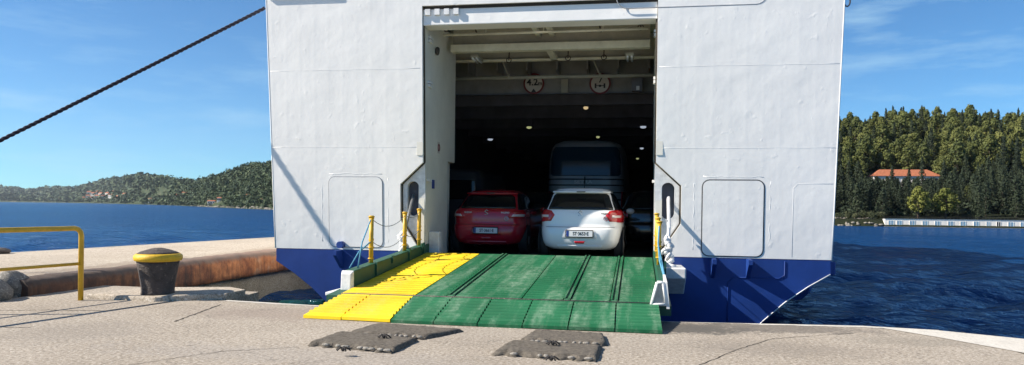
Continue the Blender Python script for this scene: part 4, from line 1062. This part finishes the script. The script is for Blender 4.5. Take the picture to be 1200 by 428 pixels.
def leaf_object(name, vs, fs, tones, mat, parent=None):
    me = bpy.data.meshes.new(name); me.from_pydata(vs, [], fs); me.materials.append(mat)
    at = me.attributes.new('tone', 'FLOAT', 'FACE'); at.data.foreach_set('value', tones); me.update()
    o = bpy.data.objects.new(name, me); col.objects.link(o)
    if parent: o.parent = parent
    return o
def make_tree(kind, seed):
    rr = random.Random(seed); vs, fs, tn = [], [], []; tr = MB()
    if kind == 'pine':
        h = 1.; tr.tube([(0, 0, -.1), (.01, 0, .3), (-.01, .02, .6), (.01, 0, .88)], .02, 7, radii=[.032, .026, .018, .006])
        nc = rr.randint(13, 18)
        for i in range(nc):
            f = (i+.5)/nc; zc = .30+.62*f; a = i*2.4+rr.uniform(-.5, .5)
            rmax = .30*math.sin(math.pi*min(1, (f*.80+.22)))**.8
            d_ = rmax*rr.uniform(.35, .95); c = Vector((d_*math.cos(a), d_*math.sin(a), zc))
            rr_ = rr.uniform(.10, .17)*(1.1-.35*f)
            tr.tube([(0, 0, zc-.10), tuple(c*.6+Vector((0, 0, zc*.4-.03))), tuple(c)], .008, 5, radii=[.012, .008, .004])
            leaf_quads(vs, fs, tn, c, (rr_, rr_, rr_*.72), 105, .030, rr, rr.uniform(.25, .8))
        leaf_quads(vs, fs, tn, Vector((0, 0, .9)), (.09, .09, .10), 70, .028, rr, .6)
    elif kind == 'cypress':
        tr.tube([(0, 0, -.1), (0, 0, .5), (0, 0, .93)], .02, 6, radii=[.022, .014, .004])
        for i in range(26):
            f = (i+.5)/26; zc = .07+.90*f; rr_ = .125*math.sin(math.pi*(.12+.86*f)**.75)**.8+.012; a = i*2.4
            leaf_quads(vs, fs, tn, Vector((rr_*.35*math.cos(a), rr_*.35*math.sin(a), zc)), (rr_*.85, rr_*.85, .055), 52, .020, rr, rr.uniform(.25, .75))
    elif kind == 'conifer':
        tr.tube([(0, 0, -.1), (0, 0, .5), (0, 0, .93)], .02, 6, radii=[.028, .018, .004])
        for i in range(34):
            f = (i+.5)/34; zc = .10+.87*f; R_ = .23*(1-f)**.75+.015; a = i*2.4+rr.uniform(-.3, .3); d_ = R_*rr.uniform(.45, .8)
            c = Vector((d_*math.cos(a), d_*math.sin(a), zc)); 
            if i % 2: tr.tube([(0, 0, zc+.01), tuple(c)], .005, 4)
            leaf_quads(vs, fs, tn, c, (R_*.52+.02, R_*.52+.02, .05), 48, .024, rr, rr.uniform(.2, .8))
    else:
        tr.tube([(0, 0, -.1), (.02, 0, .35)], .03, 6, radii=[.03, .015])
        for i in range(9):
            a = i*2.4; c = Vector((.28*math.cos(a)*rr.random(), .28*math.sin(a)*rr.random(), rr.uniform(.3, .75)))
            leaf_quads(vs, fs, tn, c, (.24, .24, .22), 70, .05, rr, rr.uniform(.2, .8))
    return vs, fs, tn, tr
PROTO = {}
def proto(kind, seed, mat):
    key = (kind, seed, mat)
    if key not in PROTO:
        vs, fs, tn, tr = make_tree(kind, seed)
        c = leaf_object('crown', vs, fs, tn, M[mat]); t = tr.build('trunk', M['bark'])
        PROTO[key] = (c.data, t.data); bpy.data.objects.remove(c); bpy.data.objects.remove(t)
    return PROTO[key]
def plant_tree(name, kind, seed, mat, loc, h, wid, label, cat, group, rr):
    cm, tm = proto(kind, seed, mat)
    root = empty(name, loc, rr.uniform(0, 6.28), label, cat, group); root.scale = (h*wid, h*wid, h)
    for nm, me in (('crown', cm), ('trunk', tm)):
        o = bpy.data.objects.new(nm, me); col.objects.link(o); o.parent = root
    return root
rt = random.Random(21)
# the long house with the red roof half-way up the hill
def house(name, loc, rz_, L, D, hw, hr, label, group=None, wm='stucco', win=4, cat='house', hip=.0):
    root = empty(name, loc, rz_, label, cat, group)
    a = MB(); a.box((-L/2, -D/2, -1.), (L/2, D/2, hw)); wl = a.build('wall', M[wm], root)
    ov = .25; e = hip; r = MB()
    A = [(-L/2-ov, -D/2-ov, hw+.01), (L/2+ov, -D/2-ov, hw+.01), (L/2+ov, D/2+ov, hw+.01), (-L/2-ov, D/2+ov, hw+.01), (-L/2-ov+e, 0, hw+hr), (L/2+ov-e, 0, hw+hr)]
    r.add(A, [(0, 1, 5, 4), (2, 3, 4, 5), (1, 2, 5), (3, 0, 4), (3, 2, 1, 0)]); r.build('roof', M['roof_tile'], root)
    for i in range(win):
        x = -L/2+L*(i+.5)/win
        for y in (-D/2-.02,):
            f = MB(); f.box((x-.35, y-.02, hw*.35), (x+.35, y+.03, hw*.8)); o = f.build('window', M['win_dark'], root)
            g = MB()
            for xx in (x-.39, x+.35): g.box((xx, y-.05, hw*.33), (xx+.04, y+.02, hw*.82))
            g.box((x-.45, y-.08, hw*.29), (x+.45, y+.02, hw*.33)); g.build('frame', M['stucco'], o)
    return root
HY = 170.5; ha = at_y(1022, 205, HY); hb_ = at_y(1094, 208, HY); HZ = 1.5
gz = ha.z-.25
house('red_roof_house', ((ha.x+hb_.x)/2+.9, HY+2.5, gz-2.1), math.atan2(0, 1), hb_.x-ha.x+1.2, 5., 2.1, 1.55, 'long low house with a bright red tiled roof among the trees on the hillside', None, 'stucco', 7, 'house', 2.2)
# the long white bathing pavilion at the water's edge
pa = at_z(1037, 264.6, -.75); 
yb = shore_y(50)+.6
bx0 = at_y(1037, 260, yb).x; bx1 = at_y(1225, 260, yb).x+8
zt_ = at_y(1100, 257.0, yb).z; zb_ = at_y(1100, 266.3, yb).z
bh = empty('bathing_pavilion', ((bx0+bx1)/2, yb, zb_), 0, 'long low white pavilion with pale blue doors along the far waterline', 'pavilion')
Lh = (bx1-bx0)/2; ht = zt_-zb_
a = MB(); a.box((-Lh, 0, 0), (Lh, 1.1, ht)); a.build('wall', M['stucco'], bh)
a = MB(); a.box((-Lh-.1, -.10, ht+.002), (Lh+.1, 1.2, ht+.06)); a.build('roof', M['roof_dark'], bh)
a = MB(); a.box((-Lh-.2, -.6, -.5), (Lh+.2, .0-.003, .02)); a.build('plinth_wall', M['shore'], bh)
for (u, k) in ((1044, 0), (1054, 0), (1069, 0), (1084, 0), (1098.5, 0), (1114, 0), (1128.5, 0), (1144, 0), (1158, 1), (1170, 2), (1184.5, 0), (1199, 0), (1213, 0)):
    x = at_y(u, 261, yb).x-(bx0+bx1)/2; hw_ = .36 if k == 0 else .24
    f = MB(); f.box((x-hw_, -.03, ht*.14), (x+hw_, .04, ht*.74)); o = f.build('door', M['door_blue'] if k < 2 else M['win_dark'], bh)
    g = MB()
    for xx in (x-hw_-.05, x+hw_, ): g.box((xx, -.05, ht*.12), (xx+.05, .02, ht*.78))
    g.box((x-.02, -.05, ht*.14), (x+.02, -.028, ht*.74)); g.build('frame', M['stucco'], o)
a = MB()
for k in range(60): a.box((-Lh+k*Lh/30, .6, ht+.06), (-Lh+k*Lh/30+.05, .65, ht+.36))
a.box((-Lh, .6, ht+.32), (Lh, .65, ht+.37)); a.build('roof_railing', M['roof_dark'], bh)
# trees: two bright pines at the shore, dark conifers low down, olive pines above
def ground_at(u, v):
    d_ = ray(u, v); lo_, hi_ = 128., 260.; yy = lo_
    while yy < hi_:
        p_ = Vector((0, 0, H))+d_*(yy/d_.y)
        if p_.z <= hz(p_.x, p_.y): return p_
        yy += .4
    return None
placed = []; ntree = {}
def try_tree(x, y, kind, h, wid, mat, seed, name, label, cat, group, mind):
    for (a, b_, r_) in placed:
        if (a-x)**2+(b_-y)**2 < (.5*(mind+r_))**2: return False
    placed.append((x, y, mind)); plant_tree(name, kind, seed, mat, (x, y, hz(x, y)-.1), h, wid, label, cat, group, rt); return True
def at_uy(u, y): return at_y(u, 240, y).x
for u, y, h, wd, sd, lab in ((1076, 137.5, 5.6, .95, 3, 'bright olive pine behind the pavilion, left of the shore pair'), (1108, 138.5, 5.3, 1.15, 5, 'bright broad olive pine behind the pavilion, right of the shore pair')):
    y -= 4.
    try_tree(at_uy(u, y), y, 'pine', h, wd, 'bright_leaf', sd, 'pine_tree', lab, 'pine', 'bright pines by the shore', 3.6)
for u, y, h, wd, lab in ((1045, 163., 7.4, .62, 'slim dark cypress crossing the left part of the red roof'), (1065, 161., 6.6, .72, 'slim dark cypress crossing the middle of the red roof'), (1080, 158., 9.2, .50, 'tall slim dark cypress crossing the right part of the red roof')):
    try_tree(at_uy(u, y), y, 'cypress', h, wd, 'cyp_leaf', 1, 'cypress_tree', lab, 'cypress', 'cypresses before the red roof', 2.)
for u, y in ((1082, 179.5), (1090, 181.), (1098, 179.), (1106, 180.5), (1074, 180.), (1062, 179.5), (1050, 180.5), (1038, 179.5), (1027, 180.)):
    try_tree(at_uy(u, y), y, 'pine', rt.uniform(5.8, 7.8), .95, 'pine_leaf', rt.randint(1, 8), 'pine_tree', 'rounded olive pine massed on the middle slope of the hill', 'pine', 'pines on the middle slope', 2.9)
for k in range(15):
    u = 1015+k*6.1+rt.uniform(-1.5, 1.5); y = rt.uniform(164.5, 167.5); x = at_uy(u, y); zg = hz(x, y); h = 1.6; goal = rt.uniform(206.5, 211)
    while h < 8 and proj((x, y, zg+h-.1))[1] > goal: h += .1
    placed.append((x, y, 1.2)); plant_tree('conifer_tree', 'conifer', rt.randint(1, 8), 'cyp_leaf', (x, y, zg-.1), h, 1.15, 'dark conifer in the row that hides the walls of the red-roofed house', 'conifer', 'conifers before the red roof', rt)
cnt = 0; tries = 0
while cnt < 400 and tries < 30000:
    tries += 1
    y = 132.5+(rt.random()**.75)*108; u = rt.uniform(962, 1212); x = at_uy(u, y); t_ = y-shore_y(x)
    if t_ < (8 if u < 1040 else 6.2): continue
    zg = hz(x, y)
    if abs(y-HY-2) < 4.6 and 1015 < u < 1099: continue
    if t_ < 46:
        q_ = rt.random()
        kind, mat, h, wd = ('conifer', 'cyp_leaf', rt.uniform(4.6, 6.6), rt.uniform(.72, .95)) if q_ < .62 else ('cypress', 'cyp_leaf', rt.uniform(5., 7.2), rt.uniform(.7, 1.1)) if q_ < .94 else ('pine', 'pine_leaf', rt.uniform(3.8, 5.2), rt.uniform(.85, 1.05))
    else:
        q_ = rt.random()
        kind, mat, h, wd = ('pine', 'pine_leaf', rt.uniform(4.8, 9.2), rt.uniform(.68, 1.12)) if q_ < .86 else ('cypress', 'cyp_leaf', rt.uniform(6.5, 9.3), rt.uniform(.55, .8))
    if y < HY and 1012 < u < 1103:
        vt = proj((x, y, zg+h))[1]; goal = rt.uniform(207, 212)
        if vt < goal:
            while h > 1.6 and proj((x, y, zg+h))[1] < goal: h -= .1
            if h < 1.9: continue
        else:
            while h < 8.5 and t_ > 14 and proj((x, y, zg+h))[1] > goal: h += .1
    hi = t_ > 88; low_ = t_ < 44
    if kind == 'pine':
        nm, ct = 'pine_tree', 'pine'
        lab, gr = ('rounded olive pine on the skyline of the wooded hill', 'skyline pines') if hi else ('rounded olive pine in the dense wood low on the slope behind the pavilion', 'pines low on the slope') if low_ else ('rounded olive pine massed on the middle slope of the hill', 'pines on the middle slope')
        md = 2.9
    elif kind == 'cypress':
        nm, ct = 'cypress_tree', 'cypress'; md = 1.7
        lab, gr = ('slim dark cypress in the dark belt of trees behind the pavilion', 'cypresses behind the pavilion') if low_ else ('slim dark cypress standing among the olive pines higher up the hill', 'cypresses among the pines')
    else:
        nm, ct, md = 'conifer_tree', 'conifer', 2.3
        lab, gr = 'dark dense conifer in the dark belt of trees behind the pavilion', 'conifers behind the pavilion'
        if u < 1035: lab, gr = 'dark dense conifer above the rocky shore beside the ship', 'conifers above the rocky shore'
    if try_tree(x, y, kind, h, wd, mat, rt.randint(1, 8), nm, lab, ct, gr, md): cnt += 1
# shrubs along the rocky shore and low growth filling the wood (uncountable)
vs, fs, tn = [], [], []; rs = random.Random(8)
for _ in range(900):
    y = 137+rs.random()*110; u = rs.uniform(955, 1225); x = at_uy(u, y)
    if y-shore_y(x) < 6: continue
    if abs(y-HY-2) < 4.5 and 1010 < u < 1105: continue
    if y < HY and 1010 < u < 1105 and proj((x, y, hz(x, y)+1.7))[1] < 211: continue
    leaf_quads(vs, fs, tn, Vector((x, y, hz(x, y)+.5)), (1.6, 1.6, 1.0), 26, .34, rs, rs.uniform(.1, .6))
tagp(leaf_object('undergrowth', vs, fs, tn, M['cyp_leaf']), kind='stuff')
# woods that run on beyond the frame on both sides
vs, fs, tn = [], [], []
for _ in range(420):
    x = rs.choice((rs.uniform(-58, 28), rs.uniform(70, 235))); y = shore_y(x)+rs.uniform(8, 110)
    u = proj((x, y, 5.))[0]
    if 955 < u < 1222: continue
    for k in range(3): leaf_quads(vs, fs, tn, Vector((x+rs.uniform(-1, 1), y+rs.uniform(-1, 1), hz(x, y)+1.2+k*1.5)), (1.9, 1.9, 1.3), 40, .35, rs, rs.uniform(.2, .7))
tagp(leaf_object('outer_wood', vs, fs, tn, M['pine_leaf']), kind='stuff')
for (u, t_, h, lab) in ((985, 2.5, 1.3, 'leafy shrub on the rocky shore right beside the ship'), (994, 4.5, 1.5, 'leafy shrub second from the ship on the rocky shore'), (1003, 2.6, 1.4, 'round shrub midway along the rocky shore'), (1012, 4.2, 1.7, 'tall round shrub above the rocky shore'), (1021, 2.6, 1.6, 'dense shrub on the shore, two bushes left of the pavilion'), (1030, 3.2, 1.5, 'dense shrub touching the left end of the white pavilion')):
    y = shore_y(35)+t_; x = at_uy(u, y); y = shore_y(x)+t_
    plant_tree('shrub', 'shrub', rt.randint(1, 4), 'shrub_leaf', (x, y, hz(x, y)-.1), h, 1.3, lab, 'shrub', None, rt)
m = MB()
for k in range(46):
    u = rs.uniform(972, 1034); y0_ = shore_y(36); x = at_uy(u, y0_); y = shore_y(x)+rs.choice((.2, .5, .8, 5.5, 7.))
    m.blob((x, y, hz(x, y)+.05), (rs.uniform(.15, .5), .3, rs.uniform(.08, .2)), k, 8, 5, .3)
tagp(m.build('shore_rocks', M['shore']), kind='stuff')

# ================================================================== LEFT-HAND SHORE: headland and far hills
def interp(tab, x):
    if x <= tab[0][0]: return tab[0][1]
    for (a, p_), (b_, q_) in zip(tab, tab[1:]):
        if x <= b_: return p_+(q_-p_)*(x-a)/(b_-a)
    return tab[-1][1]
RNG = [(-300, 3200), (0, 2700), (60, 2300), (110, 1800), (150, 1300), (200, 860), (247, 500), (290, 385), (320, 330), (360, 310), (700, 330)]
RID = [(-300, 226), (-40, 224), (0, 223), (22, 224), (31, 228), (44, 225), (52, 223), (70, 224), (91, 222), (115, 216), (137, 211), (162, 206.5), (178, 208), (192, 209), (215, 213), (234, 214), (248, 210), (261, 206.5), (280, 199), (294, 194), (305, 195), (316, 193), (330, 186), (360, 182), (460, 196), (700, 224)]
def lp(u, k):
    r0 = interp(RNG, u); D = 60+.55*r0 if u < 150 else 60+.38*r0
    d_ = ray(u, VH+(u-600)*.01134); d_ = Vector((d_.x, d_.y, 0)).normalized()
    r_ = r0+D*k; c = math.cos(math.atan((u-600)/F))
    rr_ = r0+D; vr = interp(RID, u)+1.5+.6*math.sin(u*.45)
    ztop = 1.5+((VH+(u-600)*.01134)-vr)/F*(rr_*c)
    f = min(k, 1.); sh = .16*f+.84*(f**1.15) if f < 1 else 1.
    sh += .09*math.sin(f*7+u*.05)*math.sin(math.pi*f)
    z = WZ-.3+(ztop-WZ)*sh*1.0
    if k < .03: z = WZ-.4+(k/.03)*1.2*r0/400
    if k > 1: z = ztop*(1-(k-1)*1.1)
    return Vector((d_.x*r_, d_.y*r_, z))
us = [-300+5*i for i in range(200)]; ks = [0, .015, .03, .06, .1, .16, .24, .33, .43, .54, .65, .76, .86, .94, 1., 1.15, 1.4, 1.8]
m = MB(); vs_ = [tuple(lp(u, k)) for k in ks for u in us]; n = len(us)
m.add(vs_, [(j*n+i, j*n+i+1, (j+1)*n+i+1, (j+1)*n+i) for j in range(len(ks)-1) for i in range(n-1)], 0, True)
tagp(m.build('far_hills', M['far_hill'], fix=False), kind='structure')
clear = [(30, 92, .1, .3), (160, 200, .3, .6), (268, 284, .3, .5), (96, 136, .05, .42), (207, 226, .22, .42), (240, 262, .02, .22), (286, 318, .0, .14), (296, 310, .25, .34), (150, 230, .0, .035)]
vs, fs, tn = [], [], []; rf = random.Random(31)
for _ in range(5200):
    u = rf.uniform(-250, 620) if rf.random() < .4 else rf.uniform(-30, 345); k = rf.random()**.9*1.06+.012
    if any(a < u < b_ and c < k < d_ for a, b_, c, d_ in clear) and rf.random() < .82: continue
    p_ = lp(u, k); dist = math.hypot(p_.x, p_.y); s_ = dist/F*rf.uniform(2., 4.6)
    s_ = min(s_, 9.) if dist < 1200 else s_
    near = dist < 900; tone = rf.uniform(.1, .95)
    for q_ in range(3 if near else 2):
        leaf_quads(vs, fs, tn, p_+Vector((rf.uniform(-.5, .5)*s_, rf.uniform(-.5, .5)*s_, s_*(.35+.45*q_*.8))), (s_*.85, s_*.85, s_*.7), 26 if near else 11, s_*(.26 if near else .42), rf, tone)
tagp(leaf_object('far_wood', vs, fs, tn, M['far_leaf']), kind='stuff')
HS = [(98, .17), (103, .24), (107, .14), (110, .30), (114, .20), (118, .27), (121, .16), (126, .24), (130, .17), (134, .28), (105, .34), (116, .36), (72, .12), (82, .2), (90, .1), (138, .12), (146, .2)]
for i, (u, k) in enumerate(HS):
    p_ = lp(u, k); sc = math.hypot(p_.x, p_.y)/F
    house('far_house', (p_.x, p_.y, p_.z), rf.uniform(-.4, .7), sc*rf.uniform(3.5, 5.5), sc*3., sc*rf.uniform(2.6, 3.6), sc*1.3, 'small pale house with an orange roof in the distant village cluster', 'houses in the distant village', 'stucco', 3)
for (u, k, L, lab) in ((209, .30, 4., 'pale far house left in the clearing on the middle hill'), (217, .34, 6., 'wide pale far house in the clearing on the middle hill'), (248, .10, 8., 'white villa low on the headland just above the waterline'), (257, .16, 4., 'small pale house right of the white villa on the headland'), (268, .38, 4., 'little pale house on the slope above the white villa'), (232, .08, 5., 'pale house by the water at the left foot of the headland'), (305, .2, 5., 'tan house low on the headland beside the ship edge'), (178, .10, 6., 'long pale house by the water below the middle hill'), (291, .30, 4., 'lone pale house high in the trees near the ship')):
    p_ = lp(u, k); sc = math.hypot(p_.x, p_.y)/F
    house('far_house', (p_.x, p_.y, p_.z), .2, sc*L, sc*3., sc*3.4, sc*1.2, lab, None, 'stucco', 3)
m = MB()
for k in range(150):
    u = rf.uniform(225, 345); p_ = lp(u, rf.choice((.015, .03, .03, .05))); s_ = math.hypot(p_.x, p_.y)/F
    m.blob((p_.x, p_.y, p_.z+s_*.2), (s_*rf.uniform(.8, 2.6), s_*1.2, s_*rf.uniform(.4, 1.0)), k, 7, 4, .3)
tagp(m.build('headland_rocks', M['shore']), kind='stuff')
#TREES-END

# ================================================================== LIGHT, SKY, CAMERA
SUN_L = Vector((1.30, .41, -1.)).normalized()
el = math.asin(-SUN_L.z); az = math.atan2(-SUN_L.x, -SUN_L.y)
w = bpy.data.worlds.new('World'); scene.world = w; w.use_nodes = True; nt = w.node_tree
bg = nt.nodes['Background']; sky = nt.nodes.new('ShaderNodeTexSky'); sky.sky_type = 'NISHITA'; sky.sun_disc = False
sky.sun_elevation = el; sky.sun_rotation = az; sky.air_density = .75; sky.dust_density = .0; sky.ozone_density = 3.; sky.altitude = 0
tc = N(nt, 'ShaderNodeTexCoord')
mp = N(nt, 'ShaderNodeMapping'); mp.inputs['Scale'].default_value = (1.6, 1.6, 9.); mp.inputs['Rotation'].default_value = (R(6), R(-8), 0)
nt.links.new(tc.outputs['Generated'], mp.inputs[0])
n1 = noise(nt, 2.3, 8, .62, mp.outputs[0]); n2 = noise(nt, 1.1, 3, .5, tc.outputs['Generated'])
cl = math_n(nt, 'MULTIPLY', ramp(nt, n1, [(.50, (0, 0, 0)), (.80, (1, 1, 1))]), ramp(nt, n2, [(.42, (0, 0, 0)), (.65, (.75, .75, .75))]))
sk = mix(nt, cl, sky.outputs[0], (10., 7.6, 7.2))
sk = mix(nt, 1., sk, (.45, .89, 1.12), 'MULTIPLY')
nt.links.new(sk, bg.inputs[0]); bg.inputs[1].default_value = .068
sun = bpy.data.lights.new('sun', 'SUN'); sun.energy = 5.0; sun.angle = R(.53); sun.color = (1., .915, .79)
so = bpy.data.objects.new('sun', sun); col.objects.link(so); so.rotation_euler = SUN_L.to_track_quat('-Z', 'Y').to_euler(); so.location = (-30, -10, 40)
cam = bpy.data.cameras.new('camera'); co = bpy.data.objects.new('camera', cam); col.objects.link(co)
cam.sensor_width = 36; cam.lens = 36*F/1200; cam.clip_end = 30000; cam.clip_start = .1
cam.shift_y = (VH-214)/1200
co.location = (0, 0, H); co.rotation_euler = (Matrix.Rotation(YAW, 3, 'Z') @ Matrix.Rotation(R(90), 3, 'X') @ Matrix.Rotation(ROLL, 3, 'Z')).to_euler()
scene.camera = co
scene.render.resolution_x = 1024; scene.render.resolution_y = 365
vs = scene.view_settings; vs.view_transform = 'Standard'; vs.look = 'None'; vs.exposure = .93; vs.gamma = 1; vs.use_curve_mapping = False
# thin sea air between the camera and the far shores
m = MB(); m.box((-3600, -260, -3.2), (1500, 4300, 420))
hz_o = m.build('haze', M['haze']); tagp(hz_o, kind='stuff')
